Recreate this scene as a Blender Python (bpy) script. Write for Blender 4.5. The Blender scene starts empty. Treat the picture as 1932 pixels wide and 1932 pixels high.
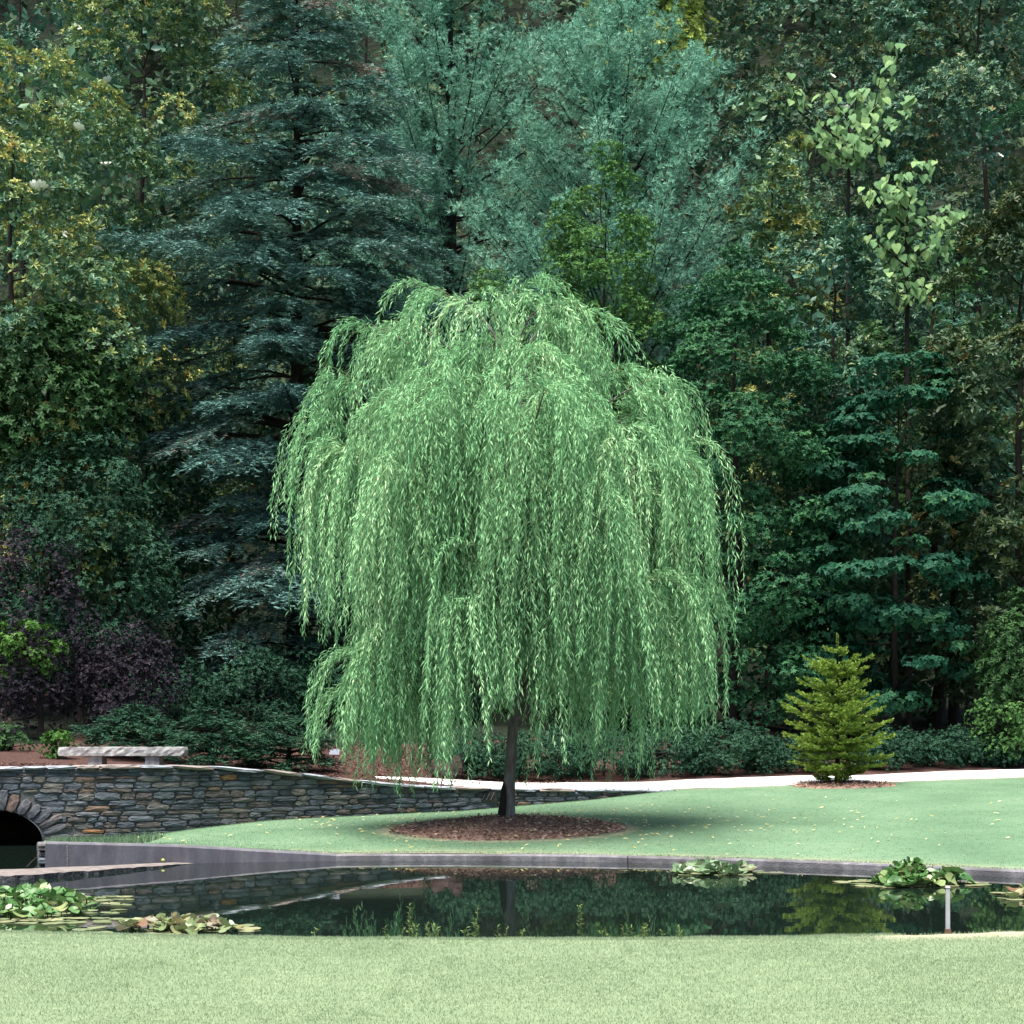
import bpy, math, random
import numpy as np

# ------------------------------------------------------------------ camera, world, sun, exposure
SC = bpy.context.scene
COL = SC.collection
F, HC, ROWH, CX = 3600.0, 1.74, 1390.0, 966.0     # focal length (photo px), eye height over the water, horizon row, centre column

cam = bpy.data.cameras.new('camera'); camo = bpy.data.objects.new('camera', cam); COL.objects.link(camo)
camo.location = (0, 0, HC); camo.rotation_euler = (math.radians(90), 0, 0)
cam.sensor_width = 36; cam.lens = F / 1932 * 36; cam.shift_y = (ROWH - 966) / 1932
cam.clip_start = 0.1; cam.clip_end = 2000
SC.camera = camo

SUN_EL, SUN_AZ = 72, 208          # azimuth measured clockwise from +Y: behind the camera and to the left
world = bpy.data.worlds.new('World'); SC.world = world; world.use_nodes = True
nt = world.node_tree; nt.nodes.clear()
sky = nt.nodes.new('ShaderNodeTexSky'); sky.sky_type = 'NISHITA'; sky.sun_disc = False
sky.sun_elevation = math.radians(SUN_EL); sky.sun_rotation = math.radians(SUN_AZ)
sky.air_density = 1.0; sky.dust_density = 1.0; sky.ozone_density = 1.0
bg = nt.nodes.new('ShaderNodeBackground'); bg.inputs['Strength'].default_value = 0.05
wo = nt.nodes.new('ShaderNodeOutputWorld')
nt.links.new(sky.outputs[0], bg.inputs[0]); nt.links.new(bg.outputs[0], wo.inputs[0])

sun = bpy.data.lights.new('sun', 'SUN'); sun.energy = 3.4; sun.angle = math.radians(38); sun.color = (1.0, 0.95, 0.86)
suno = bpy.data.objects.new('sun', sun); COL.objects.link(suno)
a, e = math.radians(SUN_AZ), math.radians(SUN_EL)
sd = np.array([math.sin(a) * math.cos(e), math.cos(a) * math.cos(e), math.sin(e)])     # towards the sun
from mathutils import Vector, Matrix
suno.rotation_euler = Vector(-sd).to_track_quat('-Z', 'Y').to_euler()
suno.location = (-20, -30, 40)

vs = SC.view_settings
vs.view_transform = 'Standard'; vs.look = 'None'; vs.gamma = 1; vs.use_curve_mapping = False
vs.exposure = 2.02
SC.cycles.max_bounces = 6; SC.cycles.diffuse_bounces = 1; SC.cycles.glossy_bounces = 3
SC.cycles.transmission_bounces = 3; SC.cycles.transparent_max_bounces = 4
SC.cycles.use_denoising = True

# ------------------------------------------------------------------ helpers
def at(px, row, d):
    return np.array([(px - CX) / F * d, d, HC + (ROWH - row) / F * d])
def X(px, d): return (px - CX) / F * d
def Z(row, d): return HC + (ROWH - row) / F * d
def unit(v):
    return v / np.maximum(np.linalg.norm(v, axis=-1, keepdims=True), 1e-9)
def R(seed): return np.random.default_rng(seed)

def thing(name, label, cat, loc=(0, 0, 0), group=None, rotz=0.0):
    o = bpy.data.objects.new(name, None); COL.objects.link(o)
    o.location = tuple(float(v) for v in loc); o.rotation_euler = (0, 0, rotz)
    o.empty_display_size = 0.2
    o['label'] = label; o['category'] = cat
    if group: o['group'] = group
    return o
def tag(o, label, cat, group=None):
    o['label'] = label; o['category'] = cat
    if group: o['group'] = group
    return o

def new_mesh(name, verts, faces, mat, rnd=None, smooth=False, flat_loops=None):
    """verts (n,3) array; faces (m,k) array or list of lists"""
    me = bpy.data.meshes.new(name)
    verts = np.asarray(verts, dtype=np.float32)
    if isinstance(faces, np.ndarray):
        m, k = faces.shape
        me.vertices.add(len(verts)); me.vertices.foreach_set('co', verts.ravel())
        me.loops.add(m * k); me.loops.foreach_set('vertex_index', faces.astype(np.int32).ravel())
        me.polygons.add(m)
        me.polygons.foreach_set('loop_start', np.arange(0, m * k, k, dtype=np.int32))
        try: me.polygons.foreach_set('loop_total', np.full(m, k, dtype=np.int32))
        except Exception: pass
        me.update(calc_edges=True)
    else:
        me.from_pydata([tuple(map(float, v)) for v in verts], [], [list(map(int, f)) for f in faces]); me.update()
    if smooth:
        me.polygons.foreach_set('use_smooth', np.ones(len(me.polygons), dtype=bool))
    if rnd is not None:
        at_ = me.attributes.new('rnd', 'FLOAT', 'FACE'); at_.data.foreach_set('value', np.asarray(rnd, dtype=np.float32))
    if mat is not None: me.materials.append(mat)
    return me
def obj(name, me, parent=None, loc=None):
    o = bpy.data.objects.new(name, me); COL.objects.link(o)
    if parent is not None: o.parent = parent
    if loc is not None: o.location = tuple(float(v) for v in loc)
    return o
def wpart(name, verts, faces, mat, parent=None, origin=(0, 0, 0), rnd=None, smooth=False):
    """mesh from world coordinates, stored relative to the world origin of its parent"""
    v = np.asarray(verts, dtype=np.float64) - np.asarray(origin, dtype=np.float64)
    return obj(name, new_mesh(name, v, faces, mat, rnd, smooth), parent)

class Acc:
    """collects leaf-like triangles"""
    def __init__(s): s.v = []; s.f = []; s.r = []; s.n = 0
    def leaves(s, P, D, N, L, W, rnd, fold=0.18, droop=0.12, mid=0.45):
        n = len(P); D = unit(D); S = unit(np.cross(D, N)); M = np.cross(S, D)
        L = np.broadcast_to(np.asarray(L, float), (n,))[:, None]; W = np.broadcast_to(np.asarray(W, float), (n,))[:, None]
        tip = P + D * L - M * L * droop
        c = P + D * L * mid + M * W * fold
        v = np.stack([P, c + S * W * .5, tip, c - S * W * .5], 1).reshape(-1, 3)
        b = s.n + np.arange(n)[:, None] * 4
        f = np.concatenate([b + np.array([[0, 1, 2]]), b + np.array([[0, 2, 3]])], 1).reshape(-1, 3)
        s.v.append(v); s.f.append(f); s.r.append(np.repeat(rnd, 2)); s.n += 4 * n
    def blades(s, P, D, S, L, W, rnd):
        n = len(P); D = unit(D); S = unit(S)
        L = np.broadcast_to(np.asarray(L, float), (n,))[:, None]; W = np.broadcast_to(np.asarray(W, float), (n,))[:, None]
        v = np.stack([P - S * W * .5, P + S * W * .5, P + D * L], 1).reshape(-1, 3)
        s.v.append(v); s.f.append((s.n + np.arange(3 * n)).reshape(-1, 3)); s.r.append(np.asarray(rnd)); s.n += 3 * n
    def build(s, name, mat, parent, origin, kind=None):
        o = wpart(name, np.concatenate(s.v), np.concatenate(s.f), mat, parent, origin, np.concatenate(s.r))
        if kind: o['kind'] = kind
        return o
TRIS = [0]

def tube(pts, radii, seg=6, v=None, f=None, cap=True):
    """adds a swept tube to lists v, f (quads and caps)"""
    pts = np.asarray(pts, float); radii = np.asarray(radii, float)
    t = np.gradient(pts, axis=0); t = unit(t)
    ref = np.array([0, 0, 1.0]) if abs(t[0][2]) < 0.9 else np.array([1.0, 0, 0])
    base = len(v); an = np.arange(seg) / seg * 2 * math.pi
    for i in range(len(pts)):
        s1 = unit(np.cross(t[i], ref)); s2 = np.cross(t[i], s1)
        for q in an: v.append(pts[i] + radii[i] * (math.cos(q) * s1 + math.sin(q) * s2))
    for i in range(len(pts) - 1):
        for k in range(seg):
            k2 = (k + 1) % seg
            f.append([base + i * seg + k, base + i * seg + k2, base + (i + 1) * seg + k2, base + (i + 1) * seg + k])
    if cap:
        f.append([base + k for k in range(seg)]); f.append([base + (len(pts) - 1) * seg + k for k in range(seg)][::-1])

def bez(a, b, c, n):
    t = np.linspace(0, 1, n)[:, None]
    return (1 - t) ** 2 * a + 2 * t * (1 - t) * b + t * t * c

# ------------------------------------------------------------------ materials
def mat_base(name):
    m = bpy.data.materials.new(name); m.use_nodes = True
    n = m.node_tree.nodes; l = m.node_tree.links; n.clear()
    out = n.new('ShaderNodeOutputMaterial'); p = n.new('ShaderNodeBsdfPrincipled')
    l.new(p.outputs[0], out.inputs[0])
    return m, n, l, p, out
def ramp(n, stops, interp='LINEAR'):
    r = n.new('ShaderNodeValToRGB'); r.color_ramp.interpolation = interp
    el = r.color_ramp.elements
    while len(el) < len(stops): el.new(0.5)
    for e_, (pos, c) in zip(el, stops): e_.position = pos; e_.color = (*c, 1)
    return r
def mk_leaf(name, stops, rough=0.5, transl=0.25, spec=0.35, gain=1.0):
    stops = [(p_, tuple(min(c * gain, .8) for c in col)) for p_, col in stops]
    spec *= .28; rough = min(rough + .08, .9)
    m, n, l, p, out = mat_base(name)
    at_ = n.new('ShaderNodeAttribute'); at_.attribute_name = 'rnd'
    r = ramp(n, stops); l.new(at_.outputs['Fac'], r.inputs[0])
    l.new(r.outputs[0], p.inputs['Base Color']); p.inputs['Roughness'].default_value = rough
    p.inputs['Specular IOR Level'].default_value = spec
    if transl > 0:
        tr = n.new('ShaderNodeBsdfTranslucent'); l.new(r.outputs[0], tr.inputs[0])
        mx = n.new('ShaderNodeMixShader'); mx.inputs[0].default_value = transl
        l.new(p.outputs[0], mx.inputs[1]); l.new(tr.outputs[0], mx.inputs[2]); l.new(mx.outputs[0], out.inputs[0])
    return m
def mk_noise(name, stops, scale=4.0, detail=6, rough=0.9, bump=0.3, bscale=30.0, bdist=0.02, coord='Object', spec=0.2, stretch=(1, 1, 1), r2=None, tint=None):
    """noise-driven colour with bump; r2 = per-object random ramp multiplied in; tint = list of (scale, colour, threshold)"""
    m, n, l, p, out = mat_base(name)
    tc = n.new('ShaderNodeTexCoord'); mp = n.new('ShaderNodeMapping'); mp.inputs['Scale'].default_value = stretch
    l.new(tc.outputs[coord], mp.inputs[0])
    nz = n.new('ShaderNodeTexNoise'); nz.inputs['Scale'].default_value = scale; nz.inputs['Detail'].default_value = detail
    nz.inputs['Roughness'].default_value = 0.65
    l.new(mp.outputs[0], nz.inputs['Vector'])
    r = ramp(n, stops); l.new(nz.outputs['Fac'], r.inputs[0]); colour = r.outputs[0]
    for (sc_, c_, lo, hi) in (tint or []):
        n2 = n.new('ShaderNodeTexNoise'); n2.inputs['Scale'].default_value = sc_; n2.inputs['Detail'].default_value = 5
        l.new(mp.outputs[0], n2.inputs['Vector'])
        mr = n.new('ShaderNodeMapRange'); mr.inputs['From Min'].default_value = lo; mr.inputs['From Max'].default_value = hi
        l.new(n2.outputs['Fac'], mr.inputs['Value'])
        mx = n.new('ShaderNodeMix'); mx.data_type = 'RGBA'; l.new(mr.outputs[0], mx.inputs['Factor'])
        l.new(colour, mx.inputs['A']); mx.inputs['B'].default_value = (*c_, 1); colour = mx.outputs['Result']
    if r2:
        oi = n.new('ShaderNodeObjectInfo'); rr = ramp(n, r2); l.new(oi.outputs['Random'], rr.inputs[0])
        mx = n.new('ShaderNodeMix'); mx.data_type = 'RGBA'; mx.blend_type = 'MULTIPLY'; mx.inputs['Factor'].default_value = 1
        l.new(colour, mx.inputs['A']); l.new(rr.outputs[0], mx.inputs['B']); colour = mx.outputs['Result']
    l.new(colour, p.inputs['Base Color'])
    p.inputs['Roughness'].default_value = rough; p.inputs['Specular IOR Level'].default_value = spec
    if bump > 0:
        nb = n.new('ShaderNodeTexNoise'); nb.inputs['Scale'].default_value = bscale; nb.inputs['Detail'].default_value = 6
        l.new(mp.outputs[0], nb.inputs['Vector'])
        bp = n.new('ShaderNodeBump'); bp.inputs['Strength'].default_value = bump; bp.inputs['Distance'].default_value = bdist
        l.new(nb.outputs['Fac'], bp.inputs['Height']); l.new(bp.outputs[0], p.inputs['Normal'])
    return m

def mk_lawn(name, c0, c1, c2, dryc=(0.34, 0.30, 0.20), fine=9.0, bump=.25, streak=(1, 1, 1), w=.5):
    m, n, l, p, out = mat_base(name)
    tc = n.new('ShaderNodeTexCoord'); mp = n.new('ShaderNodeMapping'); mp.inputs['Scale'].default_value = streak; l.new(tc.outputs['Object'], mp.inputs[0])
    n1 = n.new('ShaderNodeTexNoise'); n1.inputs['Scale'].default_value = 0.55; n1.inputs['Detail'].default_value = 4
    l.new(tc.outputs['Object'], n1.inputs['Vector'])
    n2 = n.new('ShaderNodeTexNoise'); n2.inputs['Scale'].default_value = fine; n2.inputs['Detail'].default_value = 8; n2.inputs['Roughness'].default_value = .75
    l.new(mp.outputs[0], n2.inputs['Vector'])
    ad = n.new('ShaderNodeMath'); ad.operation = 'ADD'
    m1 = n.new('ShaderNodeMath'); m1.operation = 'MULTIPLY'; m1.inputs[1].default_value = 1 - w; l.new(n1.outputs['Fac'], m1.inputs[0])
    m2 = n.new('ShaderNodeMath'); m2.operation = 'MULTIPLY'; m2.inputs[1].default_value = w; l.new(n2.outputs['Fac'], m2.inputs[0])
    l.new(m1.outputs[0], ad.inputs[0]); l.new(m2.outputs[0], ad.inputs[1])
    r = ramp(n, [(0.38, c0), (0.5, c1), (0.63, c2)]); l.new(ad.outputs[0], r.inputs[0])
    at_ = n.new('ShaderNodeAttribute'); at_.attribute_name = 'dry'
    ns = n.new('ShaderNodeTexNoise'); ns.inputs['Scale'].default_value = 6.0; ns.inputs['Detail'].default_value = 6
    l.new(tc.outputs['Object'], ns.inputs['Vector'])
    mr = n.new('ShaderNodeMapRange'); mr.inputs['From Min'].default_value = .3; mr.inputs['From Max'].default_value = .62
    mr.inputs['To Min'].default_value = 0.25; mr.inputs['To Max'].default_value = 1.25; l.new(ns.outputs['Fac'], mr.inputs['Value'])
    mm = n.new('ShaderNodeMath'); mm.operation = 'MULTIPLY'; mm.use_clamp = True
    l.new(at_.outputs['Fac'], mm.inputs[0]); l.new(mr.outputs[0], mm.inputs[1])
    mx = n.new('ShaderNodeMix'); mx.data_type = 'RGBA'; l.new(mm.outputs[0], mx.inputs['Factor'])
    l.new(r.outputs[0], mx.inputs['A']); mx.inputs['B'].default_value = (*dryc, 1)
    l.new(mx.outputs['Result'], p.inputs['Base Color']); p.inputs['Roughness'].default_value = 0.95; p.inputs['Specular IOR Level'].default_value = 0.1
    nb = n.new('ShaderNodeTexNoise'); nb.inputs['Scale'].default_value = 60; nb.inputs['Detail'].default_value = 5
    l.new(tc.outputs['Object'], nb.inputs['Vector'])
    bp = n.new('ShaderNodeBump'); bp.inputs['Strength'].default_value = bump; bp.inputs['Distance'].default_value = 0.02
    l.new(nb.outputs['Fac'], bp.inputs['Height']); l.new(bp.outputs[0], p.inputs['Normal'])
    return m

M = {}
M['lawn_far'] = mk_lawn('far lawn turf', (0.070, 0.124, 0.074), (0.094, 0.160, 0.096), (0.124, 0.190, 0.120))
M['lawn_near'] = mk_lawn('near lawn turf', (.100, .142, .070), (.150, .195, .110), (.20, .238, .148), (.31, .275, .20), 16.0, .5, (.45, 1.6, 1), .78)  # paler, drier turf than the far lawn; open-sky brightness also put into the colour
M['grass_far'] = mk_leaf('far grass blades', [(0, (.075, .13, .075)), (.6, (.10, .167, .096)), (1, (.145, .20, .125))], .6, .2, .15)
M['grass_near'] = mk_leaf('near grass blades', [(0, (.185, .262, .155)), (.5, (.262, .342, .208)), (1, (.345, .415, .275))], .6, .3, .15)  # blades follow the near turf, open-sky brightness included in their colour
M['mulch'] = mk_noise('bark mulch', [(.3, (.13, .078, .06)), (.5, (.27, .165, .13)), (.7, (.39, .26, .21))], 22, 8, .95, .9, 55, .04)
M['bank'] = mk_noise('shade-toned red bark mulch', [(.3, (.028, .014, .012)), (.5, (.062, .032, .027)), (.7, (.11, .06, .05))], 22, 8, .95, .9, 55, .04)  # reddish mulch darker than the rings: tree shade put into the bank's colour
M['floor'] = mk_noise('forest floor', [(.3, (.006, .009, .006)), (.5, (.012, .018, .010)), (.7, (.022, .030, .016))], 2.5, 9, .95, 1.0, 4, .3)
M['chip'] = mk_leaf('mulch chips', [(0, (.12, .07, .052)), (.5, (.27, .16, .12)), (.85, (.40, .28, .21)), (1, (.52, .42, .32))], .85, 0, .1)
M['chip2'] = mk_leaf('shade-toned mulch chips', [(0, (.03, .016, .013)), (.5, (.07, .036, .03)), (.85, (.12, .068, .055)), (1, (.22, .15, .11))], .85, 0, .1)  # chips for the bank, with the same tree shade put into their colour
M['litter'] = mk_leaf('fallen leaves', [(0, (.38, .32, .10)), (.6, (.50, .45, .22)), (1, (.55, .52, .36))], .7, .2, .2)
M['path'] = mk_noise('pale gravel', [(.3, (.48, .47, .46)), (.6, (.64, .63, .62))], 40, 6, .95, .5, 120, .01)
M['bed'] = mk_noise('pond bed', [(.3, (.01, .013, .01)), (.7, (.03, .03, .02))], 3, 4, .9, 0)
M['concrete'] = mk_noise('weathered concrete', [(.25, (.065, .067, .085)), (.5, (.11, .107, .125)), (.75, (.16, .153, .168))], 5, 7, .85, .35, 60, .01,
                         stretch=(1, 1, .35), tint=[(2.0, (.075, .06, .075), .52, .72)])
M['kerb'] = mk_noise('kerb concrete', [(.25, (.075, .077, .09)), (.5, (.14, .137, .15)), (.75, (.23, .215, .215))], 9, 8, .85, .6, 50, .015,
                     tint=[(1.3, (.07, .065, .07), .5, .7)])
M['ledge'] = mk_noise('wet ledge stone', [(.3, (.10, .085, .08)), (.6, (.19, .165, .155))], 8, 7, .8, .6, 40, .02)
M['rockface'] = mk_noise('wet dark stone', [(.3, (.018, .02, .023)), (.5, (.045, .047, .052)), (.7, (.085, .078, .075))], 7, 8, .6, .9, 12, .05)
M['mortar'] = mk_noise('mortar', [(.3, (.085, .085, .085)), (.7, (.17, .168, .162))], 14, 6, .95, .6, 60, .02)
SR = [(0, (.066, .078, .096)), (.14, (.100, .114, .134)), (.26, (.052, .058, .072)), (.38, (.122, .128, .140)), (.50, (.082, .098, .116)), (.62, (.105, .090, .085)), (.70, (.085, .074, .074)),
      (.78, (.130, .125, .122)), (.86, (.090, .104, .124)), (.92, (.150, .105, .080)), (.965, (.26, .13, .065)), (.978, (.15, .138, .122))]
def mk_stone(name, stops, k=1.0):
    m, n, l, p, out = mat_base(name)
    oi = n.new('ShaderNodeObjectInfo'); r = ramp(n, stops, 'CONSTANT'); l.new(oi.outputs['Random'], r.inputs[0])
    tc = n.new('ShaderNodeTexCoord'); mp = n.new('ShaderNodeMapping'); l.new(tc.outputs['Object'], mp.inputs[0])
    l.new(oi.outputs['Random'], mp.inputs['Location'])
    nz = n.new('ShaderNodeTexNoise'); nz.inputs['Scale'].default_value = 2.6 * k; nz.inputs['Detail'].default_value = 8; nz.inputs['Roughness'].default_value = .7
    l.new(mp.outputs[0], nz.inputs['Vector'])
    mr = n.new('ShaderNodeMapRange'); mr.inputs['From Min'].default_value = .3; mr.inputs['From Max'].default_value = .7
    mr.inputs['To Min'].default_value = .5; mr.inputs['To Max'].default_value = 1.6; l.new(nz.outputs['Fac'], mr.inputs['Value'])
    mx = n.new('ShaderNodeMix'); mx.data_type = 'RGBA'; mx.blend_type = 'MULTIPLY'; mx.inputs['Factor'].default_value = 1
    l.new(r.outputs[0], mx.inputs['A']); l.new(mr.outputs[0], mx.inputs['B'])
    l.new(mx.outputs['Result'], p.inputs['Base Color']); p.inputs['Roughness'].default_value = .8; p.inputs['Specular IOR Level'].default_value = .3
    bp = n.new('ShaderNodeBump'); bp.inputs['Strength'].default_value = .8; bp.inputs['Distance'].default_value = .05
    l.new(nz.outputs['Fac'], bp.inputs['Height']); l.new(bp.outputs[0], p.inputs['Normal'])
    return m
M['stone'] = mk_stone('slate wall stone', SR)
M['coping'] = mk_stone('coping stone', [(0, (.20, .22, .25)), (.4, (.28, .30, .34)), (.75, (.24, .20, .19)), (1, (.3, .3, .33))])
M['bench'] = mk_noise('rough pale granite', [(.3, (.17, .165, .17)), (.5, (.29, .285, .29)), (.7, (.40, .39, .395))], 9, 9, .9, .35, 30, .015)
M['bark_willow'] = mk_noise('willow bark', [(.3, (.06, .052, .053)), (.55, (.15, .13, .127)), (.75, (.24, .21, .20))], 14, 8, .95, 1.0, 26, .04, stretch=(1, 1, .22))
M['bark_dark'] = mk_noise('dark bark', [(.3, (.008, .007, .007)), (.7, (.024, .020, .019))], 12, 7, .95, .9, 26, .03, stretch=(1, 1, .25))
M['bark'] = mk_noise('grey brown bark', [(.3, (.012, .010, .009)), (.7, (.036, .030, .027))], 10, 7, .95, .9, 20, .03, stretch=(1, 1, .25))
M['twig'] = mk_noise('yellow green twig', [(.3, (.09, .13, .05)), (.7, (.15, .20, .09))], 10, 3, .8, 0)
M['rock'] = mk_noise('dark reddish rock', [(.3, (.018, .011, .011)), (.7, (.06, .035, .033))], 5, 8, .9, .8, 20, .04)
M['post'] = mk_noise('white painted post', [(.3, (.24, .25, .27)), (.7, (.36, .36, .38))], 9, 6, .7, .3, 40, .005)
M['rust'] = mk_noise('rusty base', [(.3, (.05, .03, .025)), (.7, (.16, .09, .06))], 20, 6, .9, .4, 60, .005)
M['black'] = mk_noise('black metal', [(.3, (.012, .012, .013)), (.7, (.03, .03, .032))], 8, 4, .6, 0)
M['plate'] = mk_noise('grey blue label plate', [(.3, (.05, .06, .10)), (.7, (.09, .10, .15))], 6, 3, .4, 0)
M['ball'] = mk_noise('yellow green skin', [(.3, (.22, .25, .07)), (.7, (.32, .34, .12))], 30, 4, .6, .3, 40, .004)
M['petal'] = mk_noise('white petal', [(.3, (.78, .76, .66)), (.7, (.86, .85, .80))], 4, 3, .5, 0)

def mk_water():
    m, n, l, p, out = mat_base('pond water')
    p.inputs['Base Color'].default_value = (.006, .011, .009, 1); p.inputs['Roughness'].default_value = .012
    p.inputs['IOR'].default_value = 1.33; p.inputs['Specular IOR Level'].default_value = .5
    tc = n.new('ShaderNodeTexCoord'); mp = n.new('ShaderNodeMapping'); mp.inputs['Scale'].default_value = (.5, 1, 1)
    l.new(tc.outputs['Object'], mp.inputs[0])
    nz = n.new('ShaderNodeTexNoise'); nz.inputs['Scale'].default_value = 3.0; nz.inputs['Detail'].default_value = 3
    l.new(mp.outputs[0], nz.inputs['Vector'])
    bp = n.new('ShaderNodeBump'); bp.inputs['Strength'].default_value = .02; bp.inputs['Distance'].default_value = .02
    l.new(nz.outputs['Fac'], bp.inputs['Height']); l.new(bp.outputs[0], p.inputs['Normal'])
    return m
M['water'] = mk_water()

# ------------------------------------------------------------------ the lie of the land
def near_edge(x): x = np.clip(x, -11.9, 10.4); return 15.0 + .035 * x * x
ARCH_X, ARCH_A, ARCH_B, ARCH_Z0 = X(-20, 30.3), .83, .53, .06          # arch centre, half width, rise, springing height
CH_R = ARCH_X + ARCH_A                                                   # right bank of the channel at the arch
CH_L = ARCH_X - ARCH_A
WP = [(-260, 29.9, 1452), (-120, 30.1, 1450), (0, 30.3, 1447), (150, 30.7, 1444), (300, 31.3, 1443), (420, 32.2, 1447), (560, 33.3, 1458),
      (650, 33.9, 1471), (800, 34.8, 1483), (960, 35.4, 1487), (1260, 36.3, 1490)]
_wx = np.array([X(p_, d_) for p_, d_, r_ in WP]); _wy = np.array([d_ for _, d_, _ in WP]); _wz = np.array([Z(r_, d_) for p_, d_, r_ in WP])
WALL_X0, WALL_X1 = _wx[0], _wx[-1]
def _smooth(xs, vals, x):
    acc = 0
    for k in (-.5, -.25, 0, .25, .5): acc = acc + np.interp(np.asarray(x) + k, xs, vals)
    return acc / 5
def wall_y(x):
    x = np.asarray(x, float)
    return np.where(x > WALL_X1 - .4, np.interp(WALL_X1 - .4, [0, 1], [0, 0]) + _smooth(_wx, _wy, np.minimum(x, WALL_X1 - .4)) + np.maximum(x - WALL_X1 + .4, 0) * .27,
                    _smooth(_wx, _wy, x))
def wall_top(x): return _smooth(_wx, _wz, x)
def far_edge(x):
    x = np.asarray(x, float)
    xc = np.clip(x, -11.9, 10.4)
    y = 26.8 - (xc + 1.2) ** 2 / 17.2
    ch = (x > CH_R) & (x < -6.2)
    y = np.where(ch, 25.35 + (-6.2 - x) / (-6.2 - CH_R) * (30.3 - 25.35), y)
    y = np.where((x <= CH_R) & (x >= CH_L), wall_y(x) + 2.9, y)
    return y

class RBF:
    def __init__(s, pts):
        p_ = np.array(pts, float); s.c = p_[:, :2]; n = len(p_)
        K = np.linalg.norm(s.c[:, None] - s.c[None], axis=2)
        Q = np.concatenate([np.ones((n, 1)), s.c], 1)
        A = np.zeros((n + 3, n + 3)); A[:n, :n] = K + np.eye(n) * .02; A[:n, n:] = Q; A[n:, :n] = Q.T
        s.w = np.linalg.solve(A, np.concatenate([p_[:, 2], np.zeros(3)])); s.n = n
    def __call__(s, x, y):
        x, y = np.broadcast_arrays(np.asarray(x, float), np.asarray(y, float)); sh = x.shape
        q = np.stack([x.ravel(), y.ravel()], 1); out = np.empty(len(q))
        for i in range(0, len(q), 20000):
            qq = q[i:i + 20000]
            out[i:i + 20000] = np.linalg.norm(qq[:, None] - s.c[None], axis=2) @ s.w[:s.n] + s.w[s.n] + qq @ s.w[s.n + 1:]
        return out.reshape(sh)
def c_(px, d, z): return (X(px, d), d, z)
RA = RBF([c_(110, 25.8, .10), c_(200, 26.2, .20), c_(300, 26.5, .25), c_(450, 26.9, .19), c_(640, 27.1, .10), c_(960, 26.9, .09), c_(1180, 26.7, .09),
          c_(1500, 25.6, .09), c_(1932, 23.8, .09), (9.5, 21, .10), (-10, 23.5, .2), (-12, 28, .4),
          c_(960, 30, .37), c_(550, 30, .26), c_(250, 29, .10), c_(150, 30.8, .05), c_(200, 30.9, .06), c_(350, 31.7, .20), c_(500, 32.8, .30), c_(680, 34, .33), c_(860, 35.1, .375),
          c_(1100, 35.9, .55), c_(1260, 36.3, .72), c_(1580, 37, .80), c_(1932, 38.6, .93), c_(1600, 31, .42), c_(1932, 30, .47), (13, 39, .98), (13, 28, .5), c_(1400, 33, .50)])
RB = RBF([c_(230, 33, 1.12), c_(0, 32, 1.1), (-14, 32, 1.1), c_(450, 35, 1.06), c_(640, 35, .93), c_(640, 37, 1.08), c_(700, 42, 1.60), c_(850, 36, .84), c_(960, 36.4, .80),
          c_(1207, 36.8, .74), c_(1207, 38.4, .83), c_(960, 38, .84), c_(1932, 39.3, .93), c_(1932, 41, 1.09), c_(1580, 38, .84), c_(1580, 39.8, .95),
          c_(1450, 43, 1.55), c_(1750, 46, 2.0), c_(300, 40, 1.75), c_(300, 48, 3.0), c_(960, 48, 2.7), c_(1700, 50, 2.7), (14, 40, 1.1), (14, 50, 2.8), (-14, 45, 2.4)])
def zA(x, y): return np.maximum(RA(np.clip(x, -13, 14), np.clip(y, 20, 40)), .03)
def zB(x, y):
    x = np.asarray(x, float); y = np.asarray(y, float)
    xc = np.clip(x, -14, 14); yc = np.clip(y, 28, 50)
    z = RB(xc, yc) + np.clip(y - 50, 0, 70) * .17 + np.clip(y - 58, 0, 34) * 1.0
    w = np.clip((x - 2.4) / .6, 0, 1); wy = wall_y(x) + .2
    dz = zA(x, wy) - RB(xc, np.clip(wy, 28, 50))
    return z + dz * w * np.exp(-np.maximum(y - wy, 0) / .8)
def zN(x, y):
    x = np.asarray(x, float); y = np.asarray(y, float)
    return .15 + 0 * x + 0 * y
def ground_z(x, y):
    x = np.asarray(x, float); y = np.asarray(y, float)
    return np.where(y < near_edge(x) + .01, zN(x, y), np.where(y < wall_y(x) + .2, zA(x, y), zB(x, y)))

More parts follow.
